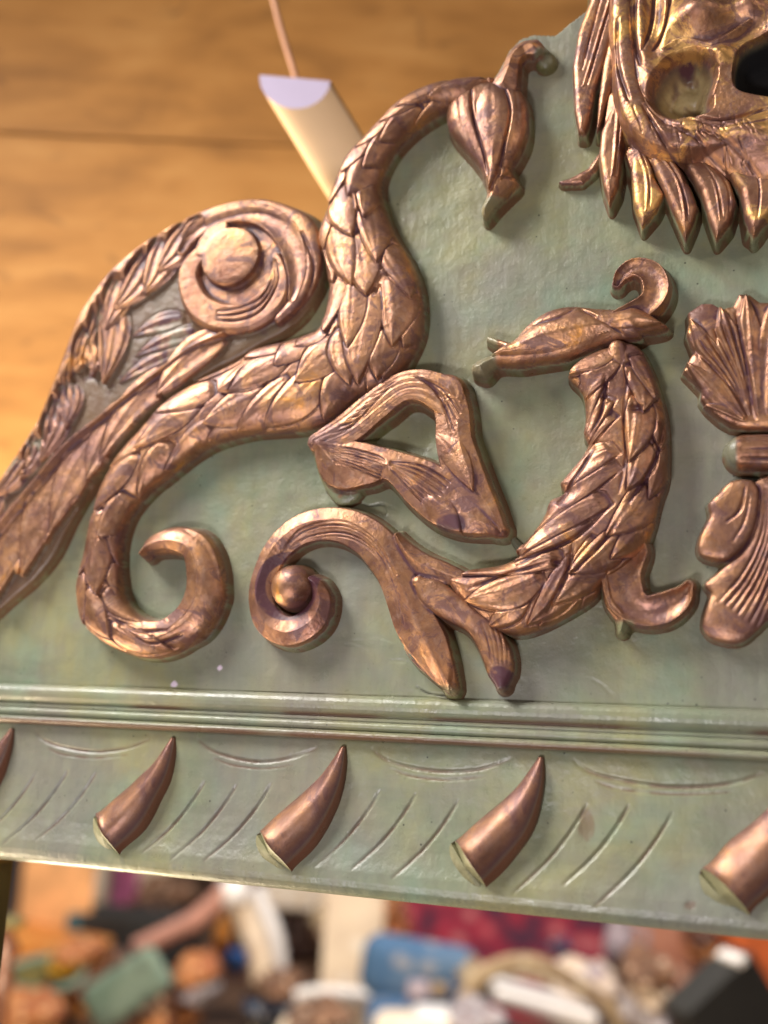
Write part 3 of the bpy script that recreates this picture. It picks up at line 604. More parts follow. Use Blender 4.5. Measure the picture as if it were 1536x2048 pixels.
for b, t, wd, bd in L: s.leaf(b, t, wd*1.1, bd, -1.0, 2.5, 0.4, -1.6)
for b, t, wd, bd in L[::-1]: s.leaf(b, t, wd*1.1, bd, -0.5, 3.2, 0.6, vein=2, va=0.4, over=True)
s.strip([(1235, 700, 16), (1238, 760, 20), (1228, 840, 20), (1225, 900, 22), (1205, 970, 22), (1165, 1030, 20), (1120, 1075, 14), (1060, 1110, 6)], HB+3.5, HB+1, 'round', 4.0, 2.6)
for pts in ([(1260, 745), (1250, 830), (1255, 910), (1240, 990)], [(1215, 760), (1205, 830), (1180, 880)], [(1330, 840), (1310, 930), (1260, 1010)], [(1230, 1010), (1160, 1075), (1110, 1100), (1040, 1130)], [(1150, 1090), (1135, 1160), (1100, 1225)], [(1100, 1130), (1020, 1150), (940, 1180)], [(1240, 1050), (1200, 1100), (1140, 1160)], [(1190, 900), (1160, 950), (1120, 1010)]):
    s.groove(pts, 2.8, 2.8)
s.pit(1276, 822, 18, 10, -5); s.pit(1116, 1130, 10, 8, -5)
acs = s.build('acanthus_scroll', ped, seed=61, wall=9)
# folded leaf on top with curl
s = Relief([(930, 500), (1350, 770)], HB+3, 0.5)
FL = [(1000, 690), (1025, 680), (1052, 649), (1090, 622), (1137, 610), (1188, 614), (1239, 616), (1275, 612), (1320, 640), (1334, 650), (1318, 658), (1283, 664), (1276, 672), (1222, 682), (1191, 692), (1137, 714), (1069, 724), (1035, 730), (990, 730), (968, 752), (943, 745), (943, 728), (962, 715), (985, 706)]
s.plate(FL, HB-2, 12, 22, 5.0, n=3)
s.strip([(1232, 560, 8), (1244, 542, 14), (1270, 530, 18), (1300, 542, 22), (1312, 572, 24), (1302, 600, 22), (1275, 622, 22), (1240, 640, 20), (1200, 660, 12)], HB-5, HB+4, 'cup', 4.0, 4.0)
s.leaf((1265, 650), (985, 712), 46, -12, 0, 3.5, -0.8, -3.5, vein=0); s.groove([(1070, 652), (1120, 640), (1150, 618)], 3, 2.4); s.groove([(1250, 672), (1195, 640), (1160, 618)], 2.4, 3.0); s.groove([(1276, 655), (1230, 640), (1210, 625)], 2.4, 2.4)
s.leaf((1195, 640), (1322, 648), 22, 6, 0, 3.5, 0.2, -1)
s.strip([(975, 672, 7), (990, 680, 7), (1015, 690, 7)], HB-6, HB, 'round', 4, 4)
s.nogild = np.maximum(s.nogild, sst(0, 4, -(s.X-B(1000, 700, HB)[0]))*0.85)
s.build('folded_leaf', acs, seed=63, wall=11.5, chip=.7)
# foot curl
s = Relief([(1180, 1080), (1400, 1290)], HB-3, 0.5)
s.strip([(1256, 1105, 38), (1243, 1150, 38), (1256, 1200, 36), (1290, 1222, 30), (1330, 1216, 30), (1362, 1195, 22), (1378, 1172, 8)], HB-4, HB-3, 'cup', 5.0, 4)
s.strip([(1212, 1150, 8), (1222, 1200, 14), (1245, 1232, 18), (1242, 1262, 8)], HB-5, HB-6, 'ridge', 6, 3.4)
s.nogild = sst(2, -3, s.Z-B(1240, 1242, HB-4)[1])*sst(4, 0, s.X-B(1262, 1242, HB-4)[0])
s.build('foot_curl', acs, seed=65, wall=9.0, chip=.8)

# ---- shell bow with knot at the pediment's axis
HK = 15.0
s = Relief([(1350, 570), (1680, 860)], HK, 0.5)
def mirror(pts, ax=1560): return pts + [(2*ax-x, y) for x, y in reversed(pts)]
UP = mirror([(1496, 856), (1460, 850), (1439, 838), (1414, 816), (1402, 799), (1404, 781), (1367, 742), (1383, 711), (1389, 705), (1374, 668), (1379, 645), (1377, 625), (1404, 607), (1424, 607), (1445, 619), (1455, 615), (1467, 613), (1478, 588), (1500, 590), (1520, 605)])
s.plate(UP, HK-1, 4, 12, 4.0, smooth=False)
for b, t, wd in (((1490, 845), (1404, 812), 14), ((1488, 840), (1374, 728), 22), ((1492, 835), (1380, 640), 26), ((1500, 830), (1440, 612), 30), ((1515, 830), (1492, 592), 30), ((1535, 830), (1545, 600), 30)):
    s.leaf(b, t, wd, 0, 0, 4.0, -0.4, -1.4, vein=2, va=0.5)
for i in range(7): s.groove([(1494+i*3, 838), (1460+i*6, 775-i*4), (1388+i*14, 700-i*12)], 2.6, 2.4)
s.pit(1425, 660, 34, 16, 1.5); s.extra_bole = 0.75*sst(1.2, 0.8, np.hypot((s.X-B(1408, 622, HK)[0])/1.4, s.Z-B(1408, 622, HK)[1])/9)
bow = s.build('shell_bow', ped, seed=71, wall=10)
s = Relief([(1380, 930), (1680, 1300)], HK, 0.5)
b1 = [(1463, 962), (1440, 985), (1418, 1007), (1422, 1026), (1416, 1043), (1401, 1073), (1397, 1099), (1407, 1112), (1435, 1119), (1459, 1116), (1485, 1095), (1504, 1063), (1513, 1030), (1517, 983), (1502, 960)]
b2 = [(1519, 955), (1519, 987), (1510, 1052), (1489, 1095), (1459, 1122), (1431, 1148), (1409, 1168), (1422, 1185), (1416, 1202), (1405, 1241), (1409, 1262), (1427, 1277), (1463, 1285), (1489, 1280), (1515, 1258), (1560, 1225), (1640, 1230), (1640, 955)]
s.plate(b2, HK-4, 4, 14, 4.0, n=3); s.plate(b1, HK-1, 3, 8, 4.0, n=2)
for i in range(8): s.groove([(1530+i*5, 975), (1525+i*7, 1060+i*4), (1490+i*9, 1140+i*6), (1440+i*12, 1200+i*9)], 2.4, 1.8)
s.groove([(1490, 975), (1480, 1020), (1452, 1045)], 2.5, 1.6); s.groove([(1500, 985), (1490, 1040), (1465, 1085)], 2.5, 1.6)
s.build('bow_tail', bow, seed=73, wall=8.5)
s = Relief([(1450, 860), (1680, 960)], HK, 0.5)
s.strip([(1488, 903, 34), (1560, 903, 36), (1650, 903, 34)], HK, HK, 'round', 8, 4); s.nogild = sst(2, -1, s.X-B(1472, 903, HK)[0])
for i in range(3): s.groove([(1484, 885+i*18), (1560, 882+i*20), (1640, 885+i*18)], 2.4, 1.3)
s.build('knot', bow, seed=75, wall=9)

# ---- leafy mask
HM = 24.0
s = Relief([(1120, -90), (1640, 400)], HM, 0.5)
FACE = [(1232, -80), (1222, 0), (1222, 90), (1230, 160), (1245, 225), (1268, 275), (1310, 305), (1370, 322), (1430, 345), (1480, 365), (1560, 380), (1650, 380), (1650, -80)]
s.plate(FACE, 9, 28, 34, 5, n=3)
def bump_(x, y, rx, ry, h, p=2.): s.pit(x, y, rx, ry, h, p)
bump_(1405, 58, 62, 46, 19, 2.4); bump_(1500, 40, 36, 34, 10); bump_(1300, 150, 34, 130, 5); bump_(1350, 280, 110, 26, 8); bump_(1480, 285, 90, 26, 7); bump_(1310, 40, 20, 120, -6, 4); bump_(1440, 130, 34, 24, 8); bump_(1600, 60, 70, 120, 12)
s.base = s.H.copy()
s.strip([(1250, -60, 16), (1245, 40, 17), (1252, 120, 18), (1262, 200, 22), (1290, 260, 24), (1345, 290, 22), (1420, 290, 22), (1536, 270, 26), (1640, 250, 30)], HM+9, HM+12, 'round', 5, 3.0)
s.strip([(1330, 120, 8), (1370, 102, 12), (1420, 112, 14), (1460, 96, 12), (1500, 70, 10)], HM+12, HM+15, 'ridge', 4, 1.8)
# eye-like hollow showing the unpainted ground, and the mouth, its shallow floor painted black for a hole's darkness
HOL = [(1304, 208), (1316, 170), (1345, 138), (1385, 124), (1418, 134), (1432, 165), (1421, 205), (1418, 235), (1385, 246), (1350, 248), (1320, 234)]
MOU = [(1470, 165), (1480, 128), (1510, 104), (1560, 92), (1660, 92), (1660, 205), (1560, 208), (1500, 200), (1476, 188)]
s.strip([(x, y, 11) for x, y in HOL[:7]], HM+10, HM+12, 'round', 4, 3)
for poly, dep, at_n in ((HOL, 10.0, 'raw'), (MOU, 2.5, 'void')):
    V = s.pt(catmull(poly, True, 4)); sl = s.win(V, 9); d = s.dist(V, sl)+1.2*vnoise(s.X[sl], s.Z[sl], 9, 5); cut = sst(-3.0, 4.5, d) if at_n == 'void' else sst(-4.0, 15.0, d)**0.7
    fl_ = dep-3+6*fnoise(s.X[sl], s.Z[sl], 16, 5, 3) if at_n == 'raw' else dep+0*d
    s.H[sl] = s.H[sl]*(1-cut)+fl_*cut; A = getattr(s, at_n); A[sl] = np.maximum(A[sl], sst(2.5, 6, d) if at_n == 'raw' else sst(-1.5, 0.5, d)); s.nogild[sl] = np.maximum(s.nogild[sl], A[sl])
    if at_n == 'raw':
        nn = fnoise(s.X[sl], s.Z[sl], 13, 15, 3); s.raw[sl] = 0.75*sst(3, 9, d)*sst(-0.25, 0.15, nn); s.nogild[sl] = sst(1, 6, d)*sst(-0.45, 0.0, nn)*0.9; s.extra_bole[sl] = 0.9*sst(1, 4, d)*sst(0.3, -0.2, nn)
s.strip([(1440, 215, 12), (1448, 160, 14), (1462, 110, 10), (1500, 75, 8)], HM+4, HM+10, 'ridge', 6, 3)
for pts in ([(1240, 60), (1238, 140), (1262, 220)], [(1275, 0), (1272, 90), (1285, 150)], [(1310, -10), (1305, 60), (1290, 120)], [(1345, 0), (1335, 70), (1310, 120)], [(1290, 230), (1330, 300), (1360, 330)], [(1330, 262), (1400, 300), (1460, 350)], [(1400, 280), (1470, 310), (1520, 360)], [(1380, 245), (1440, 262), (1536, 235)], [(1375, 258), (1460, 276), (1560, 252)]):
    s.groove(pts, 3.0, 3.4)
s.H = np.where(s.H > 0, np.maximum(s.H, -1.9), s.H)
for k in range(40):
    r_ = np.random.RandomState(300+k); x = 1240+r_.rand()*260; y = 250+r_.rand()*80-(x < 1300)*120*r_.rand()
    s.groove([(x, y), (x+10*r_.rand(), y+14), (x+18*r_.rand(), y+30)], 1.4, 0.7)
mk = s.build('mask', ped, seed=81, wall=11, chip=1.4, boleamt=.9, rough=0.3, mat=GOLDEN)
def lock(poly, hp, h, dome, grooves, seed, lf=None):
    s = Relief(poly, hp, 0.5); s.plate(poly, h-3, dome*0.45+3, 6, 6, smooth=False)
    for g in grooves[:1]: s.strip([(g[0][0]-4, g[0][1], 15), (g[1][0]-3, g[1][1], 17), (g[2][0], g[2][1], 4)], h-1, h-1, 'crest', 4.5, 3.2, skew=0.55)
    for g in grooves: s.groove([(x+9, y) for x, y in g], 1.8, 1.6)
    s.build('leaf_lock', mk, seed=seed, wall=h*0.72, chip=1.2, mat=GOLDEN if seed % 3 == 0 else None)
lock([(1175, -80), (1178, 0), (1155, 60), (1143, 130), (1147, 220), (1155, 262), (1168, 262), (1176, 240), (1190, 175), (1215, 110), (1245, 20), (1245, -80)], 20, 18, 6, [[(1215, 0), (1190, 80), (1165, 170)], [(1235, 40), (1205, 110), (1172, 200)], [(1195, -10), (1175, 60), (1155, 140)]], 101)
lock([(1222, 60), (1205, 130), (1196, 200), (1192, 260), (1200, 250), (1215, 200), (1232, 150), (1240, 110)], 20, 20, 4, [], 102)
lock([(1236, 130), (1250, 200), (1244, 260), (1240, 330), (1232, 375), (1217, 405), (1205, 370), (1196, 310), (1200, 262), (1218, 220)], 22, 20, 5, [[(1236, 190), (1228, 270), (1222, 350)]], 103)
lock([(1200, 300), (1175, 335), (1140, 354), (1115, 362), (1122, 369), (1165, 368), (1192, 345), (1206, 320)], 8, 8, 3, [], 104)
lock([(1262, 255), (1285, 305), (1305, 345), (1328, 385), (1310, 420), (1283, 452), (1266, 405), (1260, 340)], 20, 18, 5, [[(1270, 300), (1288, 350), (1290, 420)]], 105)
lock([(1288, 270), (1320, 305), (1350, 330), (1380, 370), (1394, 410), (1385, 440), (1370, 476), (1345, 420), (1320, 365), (1300, 320)], 22, 20, 5, [[(1310, 300), (1350, 360), (1368, 440)]], 106)
lock([(1350, 285), (1390, 295), (1430, 325), (1460, 360), (1472, 400), (1458, 445), (1432, 476), (1415, 430), (1400, 380), (1370, 330)], 22, 20, 6, [[(1380, 310), (1420, 360), (1438, 440)], [(1400, 310), (1445, 370), (1450, 430)]], 107)
lock([(1440, 320), (1500, 310), (1560, 330), (1575, 380), (1545, 420), (1507, 470), (1490, 430), (1480, 380)], 24, 22, 7, [[(1500, 330), (1510, 380), (1505, 450)]], 108)
# frame stile that carries the pediment, lower left
def box(name, p0, p1, mat, parent=None, bev=0.0):
    a = np.minimum(p0, p1); b = np.maximum(p0, p1)
    V = [(x, y, z) for x in (a[0], b[0]) for y in (a[1], b[1]) for z in (a[2], b[2])]
    F = [(0, 1, 3, 2), (4, 6, 7, 5), (0, 4, 5, 1), (2, 3, 7, 6), (0, 2, 6, 4), (1, 5, 7, 3)]
    me = bpy.data.meshes.new(name); me.from_pydata(V, [], F); o = link(name, me, mat, parent)
    if bev:
        m = o.modifiers.new('bevel', 'BEVEL'); m.width = bev; m.segments = 3
    return o
OLIVE = plain('olive_paint', (0.12, 0.10, 0.03), 0.5)
box('side_post', (-0.46, -0.004, -0.95), (-0.338, 0.022, -0.2975), OLIVE, ped, 0.004)
box('top_post', (0.262, 0.024, 0.2), (0.40, 0.05, 0.70), plain('cream_paint', (0.62, 0.52, 0.28), 0.5), ped, 0.002)
# ================================================================== BEHIND: timber wall, batten, cord
ang = math.radians(20)
def wall_point(px, py, depth): return at(px, py, depth)
def planks():
    n = NT('honey_pine_planks')
    a = n.noise(4, 5, 0.6, (0.8, 1, 2.2), 1.2); b = n.noise(18, 5, 0.6, (0.3, 1, 1.4)); k = n.noise(7, 3, 0.5, (1, 1, 2.2), 2)
    c = n.ramp(n.math('ADD', n.math('MULTIPLY', a, 0.6), n.math('MULTIPLY', b, 0.4)), [(0.34, (0.36, 0.165, 0.042)), (0.5, (0.55, 0.26, 0.068)), (0.66, (0.66, 0.34, 0.105))])
    c = n.mix(n.ramp(k, [(0.60, 0.0), (0.76, 0.7)]), c, (0.15, 0.065, 0.02))
    return n.set(Base_Color=c, Roughness=0.5)
PINE = planks()
wc = at(300, 640, 1.62)
wall = empty('plank_wall', wc, ang, 'honey coloured pine plank wall out of focus behind the pediment', 'wall')
def bar(name, w, h, d, loc, mat, parent, rot=(0, 0, 0), bev=0.003):
    V = [(x*w/2, y*d/2, z*h/2) for x in (-1, 1) for y in (-1, 1) for z in (-1, 1)]
    F = [(0, 1, 3, 2), (4, 6, 7, 5), (0, 4, 5, 1), (2, 3, 7, 6), (0, 2, 6, 4), (1, 5, 7, 3)]
    me = bpy.data.meshes.new(name); me.from_pydata(V, [], F); o = link(name, me, mat, parent)
    o.location = loc; o.rotation_euler = rot
    if bev:
        m = o.modifiers.new('bevel', 'BEVEL'); m.width = bev; m.segments = 3
    return o
zt = 0.9
for i, hgt in enumerate((0.60, 1.06)):
    bar('plank', 3.0, hgt-0.003, 0.025, (0, random.Random(i).random()*0.003, (zt-hgt/2)), PINE, wall); zt -= hgt
# half round batten with painted end, and the cord above it
LATH = plain('pale_batten_wood', (0.85, 0.58, 0.34), 0.35, 0, 0.08, 8); LILAC = plain('lilac_end_paint', (0.58, 0.50, 0.66), 0.5, 0, 0.05)
bt = empty('half_round_batten', (0, 0, 0), 0, 'pale half round batten with a lilac sawn end leaning behind the carved scroll', 'batten')
p0 = at(590, 156, 1.12); p1 = at(800, 500, 1.12); ax = (p1-p0).normalized(); L = (p1-p0).length+0.25
side = Vector(R @ np.array([1, -0.05, 0.0])); side = (side-ax*side.dot(ax)).normalized(); frontv = ax.cross(side).normalized()
if frontv.dot(Vector(fwd)) > 0: frontv = -frontv
rad = 74*1.12/FPX; V = []; n = 20
prof = [(-1, 0)] + [(-math.cos(math.pi*k/n), math.sin(math.pi*k/n)) for k in range(1, n)] + [(1, 0)]
scr = Vector(R @ np.array([0.0, -1.0, 0.0]))         # the end is sawn square to the floor: its arc hangs down
for e in (0, 1):
    for a_, b_ in prof:
        q = p0 + Vector(R @ np.array([a_, -0.09*a_, 0]))*rad*0.95 + Vector(R @ np.array([-0.05, -1.0, 0.45]))*rad*1.0*b_
        V.append(q + ax*(L*e))
m = len(prof); F = [(k, k+1, m+k+1, m+k) for k in range(m-1)] + [(m-1, 0, m, 2*m-1)]
me = bpy.data.meshes.new('batten_body'); me.from_pydata([tuple(v) for v in V], [], F); o = link('batten_body', me, LATH, bt)
for p in me.polygons[:m-1]: p.use_smooth = True
me = bpy.data.meshes.new('sawn_end'); me.from_pydata([tuple(v) for v in V[:m]], [], [tuple(range(m))]); link('sawn_end', me, LILAC, bt)
def tube(name, pts, r, mat, parent=None, n=10, closed=False):
    cu = bpy.data.curves.new(name, 'CURVE'); cu.dimensions = '3D'; sp = cu.splines.new('POLY'); C = catmull([list(p)+[r if not isinstance(r, (list, tuple)) else r[i]] for i, p in enumerate(pts)], closed, 6)
    sp.points.add(len(C)-1)
    for i, c in enumerate(C): sp.points[i].co = (c[0], c[1], c[2], 1); sp.points[i].radius = c[3]
    sp.use_cyclic_u = closed; cu.bevel_depth = 1.0; cu.bevel_resolution = 3; cu.use_fill_caps = True
    dg = bpy.context.evaluated_depsgraph_get(); t = bpy.data.objects.new('t', cu); col.objects.link(t); dg.update()
    me = bpy.data.meshes.new_from_object(t.evaluated_get(bpy.context.evaluated_depsgraph_get())); bpy.data.objects.remove(t)
    for p in me.polygons: p.use_smooth = True
    me.materials.clear(); return link(name, me, mat, parent)
CORD = plain('flesh_cord', (0.55, 0.30, 0.20), 0.7)
c_ = tube('hanging_cord', [at(535, -60, 1.2), at(552, 20, 1.2), at(570, 85, 1.2), at(590, 150, 1.2), at(598, 190, 1.2)], 0.0032, CORD)
tag(c_, 'thin flesh coloured cord hanging straight down to the batten', 'cord')

# ================================================================== THE SHOP BELOW, far out of focus
floor_z = -1.25
me = bpy.data.meshes.new('floor'); me.from_pydata([(-8, -3, floor_z), (8, -3, floor_z), (8, 12, floor_z), (-8, 12, floor_z)], [], [(0, 1, 2, 3)])
fl = link('floor', me, wood('dark_floor', (0.05, 0.025, 0.015), (0.13, 0.07, 0.04), 2)); tag(fl, kind='structure')
hw = bar('shop_wall', 12, 2.2, 0.1, (0, 8.6, floor_z+1.1), plain('brown_shop_wall', (0.16, 0.085, 0.05), 0.7, 0, 0.5, 2), None); tag(hw, 'dim brown rear wall of the shop far behind the clutter', 'wall')
M = dict(orange=plain('orange_lacquer', (0.78, 0.30, 0.06), 0.35), paleorange=plain('pale_orange', (0.80, 0.42, 0.18), 0.5), yellow=plain('yellow_glaze', (0.85, 0.48, 0.05), 0.4),
         cream=plain('cream_cloth', (0.80, 0.68, 0.52), 0.7, 0, 0.12, 10), mauve=plain('mauve_cloth', (0.42, 0.12, 0.24), 0.8), black=plain('black_cloth', (0.018, 0.018, 0.018), 0.7, 0, 0.4, 60),
         teal=plain('teal_paint', (0.02, 0.10, 0.14), 0.5), sage=plain('sage_upholstery', (0.16, 0.25, 0.19), 0.7), white=plain('white_paint', (0.80, 0.78, 0.78), 0.4, 0, 0.06),
         brown=plain('brown_wood', (0.12, 0.045, 0.025), 0.4), blue=plain('blue_velvet', (0.05, 0.12, 0.24), 0.8), tan=plain('tan_wood', (0.42, 0.32, 0.19), 0.5), salmon=plain('salmon_paint', (0.70, 0.32, 0.20), 0.5),
         grey=plain('grey_cloth', (0.36, 0.30, 0.34), 0.8), pink=plain('pink_cloth', (0.55, 0.28, 0.22), 0.7), bluebowl=plain('blue_glaze', (0.05, 0.14, 0.42), 0.2))
def rug_mat():
    n = NT('red_rug'); v = n.voro(9); f = n.noise(9, 3)
    c = n.ramp(v.outputs['Distance'], [(0.14, (0.34, 0.12, 0.12)), (0.34, (0.24, 0.012, 0.035)), (0.6, (0.14, 0.008, 0.025)), (0.75, (0.03, 0.01, 0.03))])
    c = n.mix(n.ramp(f, [(0.5, 0.0), (0.7, 0.6)]), c, (0.42, 0.02, 0.04)); return n.set(Base_Color=c, Roughness=0.9)
RUG = rug_mat()
def motley(name, c1, c2, c3, sc=22):
    n = NT(name); v = n.voro(sc); f = n.noise(sc*0.6, 4)
    c = n.mix(n.ramp(f, [(0.45, 0.0), (0.55, 1.0)]), c1, c2); c = n.mix(n.ramp(v.outputs['Distance'], [(0.2, 1.0), (0.35, 0.0)]), c, c3)
    return n.set(Base_Color=c, Roughness=0.85)
M['orange'] = motley('orange_paint', (0.72, 0.27, 0.05), (0.55, 0.20, 0.05), (0.8, 0.45, 0.12), 9); M['blue'] = motley('blue_velvet_print', (0.05, 0.12, 0.24), (0.09, 0.16, 0.27), (0.25, 0.26, 0.30), 12)
M['cream'] = motley('cream_print', (0.74, 0.62, 0.48), (0.66, 0.54, 0.42), (0.8, 0.74, 0.66), 12); M['salmon'] = motley('salmon_print', (0.62, 0.28, 0.18), (0.50, 0.20, 0.12), (0.72, 0.42, 0.30), 7)
M['sage'] = motley('sage_print', (0.13, 0.20, 0.16), (0.18, 0.25, 0.20), (0.10, 0.14, 0.12), 14); M['tan'] = motley('tan_print', (0.34, 0.25, 0.15), (0.24, 0.17, 0.11), (0.5, 0.42, 0.3), 16)
CY = math.radians(20)
def frame_at(px, py, depth): return at(px, py, depth)
S = lambda d: d/FPX     # metres per photo pixel at this depth
def thing(name, px, py, d, label, cat, rz=0, group=None):
    d = d*1.9
    return empty(name, at(px, py, d), CY+rz, label, cat, group)
# sizes below are in photo pixels at the thing's own depth, turned into metres by k
def panel(t, name, k, x, z, w_, h_, mat, y=0, th=0.03, rot=0, bev=0.012, par=None):
    return bar(name, w_*k, h_*k, th, (x*k, y, z*k), mat, par or t, (0, rot, 0), bev)
def stick(t, name, k, pts, r, mat, y=0, par=None):
    return tube(name, [(x*k, (q[0] if q else y), z*k) for x, z, *q in pts], r*k, mat, par or t)
# orange armchair, left
d = 2.2; k = S(d*1.9); t = thing('orange_armchair', 110, 1880, d, 'orange lacquered armchair at the far left under the pediment', 'chair')
panel(t, 'backrest', k, -20, 80, 150, 150, M['paleorange'], 0.1, 0.04); panel(t, 'seat', k, 10, -20, 190, 70, M['orange'], -0.1, 0.4, 0.12)
stick(t, 'armrest', k, [(-70, 20), (-30, -45), (40, -60), (90, -80)], 13, M['orange'], -0.32)
for sx in (-70, 90): stick(t, 'leg', k, [(sx, -40), (sx, -560)], 10, M['orange'], -0.2)
d = 1.9; k = S(d*1.9); t = thing('oval_plate', 90, 1955, d, 'pale sage rimmed plate lying in front of the orange armchair', 'plate')
tube('rim', [(math.cos(a)*75*k, math.sin(a)*0.10, 0.01+math.sin(a)*18*k) for a in [i*math.pi/6 for i in range(12)]], 9*k, M['sage'], t, closed=True)
me = bpy.data.meshes.new('plate_well'); me.from_pydata([(math.cos(a)*72*k, math.sin(a)*0.10, math.sin(a)*17*k) for a in [i*math.pi/10 for i in range(20)]], [], [tuple(range(20))]); link('plate_well', me, plain('olive_glaze', (0.16, 0.13, 0.04), 0.3), t)
d = 2.6; k = S(d*1.9); t = thing('yellow_vase', 150, 1775, d, 'yellow glazed vase below the left end of the fascia', 'vase')
def lathe(name, prof, mat, par, n=24, loc=(0, 0, 0)):
    V = [(r*math.cos(2*math.pi*i/n), r*math.sin(2*math.pi*i/n), z) for r, z in prof for i in range(n)]
    F = [(a*n+i, a*n+(i+1) % n, (a+1)*n+(i+1) % n, (a+1)*n+i) for a in range(len(prof)-1) for i in range(n)] + [tuple(range(n))[::-1], tuple(range((len(prof)-1)*n, len(prof)*n))]
    me = bpy.data.meshes.new(name); me.from_pydata(V, [], F)
    for p in me.polygons: p.use_smooth = True
    o = link(name, me, mat, par); o.location = loc; return o
lathe('vase_body', [(16*k, -70*k), (34*k, -40*k), (36*k, 0), (20*k, 35*k), (14*k, 50*k), (20*k, 62*k)], M['yellow'], t); lathe('vase_foot', [(20*k, -80*k), (18*k, -70*k)], M['yellow'], t)
d = 2.8; k = S(d*1.9); t = thing('striped_curtain', 245, 1780, d, 'cream curtain with a broad mauve stripe hanging at the left', 'curtain')
for i, (x, m_) in enumerate(((-62, 'cream'), (4, 'mauve'), (60, 'cream'))):
    V = []; W_ = 62 if m_ == 'cream' else 52
    for j in range(13):
        u = x-W_/2+W_*j/12
        for z in (-75, 110): V.append((u*k, 0.02*math.sin(u*0.25), z*k))
    me = bpy.data.meshes.new('stripe'); me.from_pydata(V, [], [(2*j, 2*j+2, 2*j+3, 2*j+1) for j in range(12)]); o = link('stripe', me, M[m_], t)
    o.modifiers.new('solid', 'SOLIDIFY').thickness = 0.006
d = 2.3; k = S(d*1.9); t = thing('travel_trunk', 245, 1868, d, 'black travel trunk with a teal end below the striped curtain', 'trunk')
panel(t, 'trunk_body', k, 30, 0, 230, 95, M['black'], 0, 0.25, 0, 0.02); panel(t, 'trunk_end', k, -84, 10, 24, 70, M['teal'], -0.03, 0.24, 0, 0.008)
stick(t, 'handle', k, [(0, 50), (15, 62), (45, 62), (60, 50)], 4, M['brown'])
d = 1.75; k = S(d*1.9); t = thing('sage_armchair', 255, 1965, d, 'sage green upholstered chair tipped on its side in the clutter', 'chair')
panel(t, 'seat', k, 0, -10, 170, 95, M['sage'], 0, 0.06, -0.62, 0.03); panel(t, 'backrest', k, -70, -20, 60, 130, M['brown'], 0.16, 0.04, 0.7, 0.015)
stick(t, 'leg', k, [(20, -70), (-10, -160)], 8, M['brown']); stick(t, 'leg', k, [(70, -10), (90, -130)], 8, M['brown'], 0.1)
d = 2.0; k = S(d*1.9); t = thing('folding_easel', 430, 1850, d, 'whitewashed folding easel with a pink draped brace in the middle left', 'easel')
stick(t, 'leg', k, [(25, 90), (60, 10), (100, -90), (110, -300)], 26, M['cream'], 0.05); stick(t, 'leg', k, [(60, 60), (120, -60), (130, -300)], 20, M['white'], 0.15); stick(t, 'brace', k, [(20, 70), (-40, 10), (-150, -50)], 20, M['pink'], -0.02)
lathe('knob', [(20*k, -18*k), (36*k, 0), (30*k, 26*k), (8*k, 40*k)], M['white'], t, loc=(30*k, 0, 55*k))
d = 2.5; k = S(d*1.9); t = thing('brown_bureau', 440, 2010, d, 'dark brown bureau standing under the easel', 'bureau')
panel(t, 'carcass', k, 0, -120, 250, 420, M['brown'], 0, 0.35, 0, 0.02)
for z in (20, -60, -140): panel(t, 'drawer', k, 0, z, 200, 60, wood('brown_drawer%d' % z, (0.10, 0.035, 0.02), (0.26, 0.10, 0.05), 6), -0.18, 0.03, 0, 0.008)
d = 2.1; k = S(d*1.9); t = thing('blue_bowl', 472, 1925, d, 'cobalt blue glazed bowl on the brown bureau', 'bowl'); lathe('bowl_body', [(12*k, -18*k), (34*k, 4*k), (38*k, 18*k), (34*k, 18*k), (10*k, -8*k)], M['bluebowl'], t); lathe('bowl_foot', [(14*k, -24*k), (12*k, -18*k)], M['bluebowl'], t)
d = 2.1; k = S(d*1.9); t = thing('amber_bottle', 445, 1870, d, 'amber brown bottle left of the white easel leg', 'bottle'); lathe('bottle_body', [(16*k, -40*k), (18*k, 10*k), (8*k, 28*k), (7*k, 44*k)], plain('amber_glass', (0.5, 0.2, 0.04), 0.2), t); lathe('bottle_neck', [(9*k, 44*k), (9*k, 50*k)], M['brown'], t)
d = 2.6; k = S(d*1.9); t = thing('dark_cupboard', 605, 1900, d, 'dark open cupboard between the white easel and the cream screen', 'cupboard')
panel(t, 'cupboard_back', k, 0, -60, 150, 330, M['brown'], 0.2, 0.03); panel(t, 'cupboard_top', k, 0, 108, 160, 40, M['cream'], 0, 0.4); panel(t, 'shelf', k, 0, -80, 150, 20, M['tan'], 0, 0.38)
d = 2.0; k = S(d*1.9); t = thing('cream_screen', 705, 1900, d, 'tall cream linen screen panel hanging beside the blue settee', 'screen')
panel(t, 'linen_panel', k, 0, -40, 120, 400, M['cream'], 0, 0.02, 0, 0.006); panel(t, 'screen_foot', k, -10, -250, 170, 26, M['cream'], 0, 0.2); stick(t, 'rail', k, [(-140, -95), (-60, -75), (60, -80)], 12, M['white'], -0.05)
lathe('finial', [(30*k, -30*k), (38*k, 0), (22*k, 30*k)], M['paleorange'], t, loc=(80*k, 0.05, 130*k))
d = 1.8; k = S(d*1.9); t = thing('blue_settee', 850, 1960, d, 'blue velvet settee with a rounded back in front of the red rug', 'settee')
def cushion(name, k, x, z, w_, h_, mat, par, y=0, dep=0.25, rot=0):
    o = bar(name, w_*k, h_*k, dep, (x*k, y, z*k), mat, par, (0, rot, 0), 0)
    m = o.modifiers.new('bevel', 'BEVEL'); m.width = min(h_*k, dep, w_*k)*0.42; m.segments = 5
    for p in o.data.polygons: p.use_smooth = True
    return o
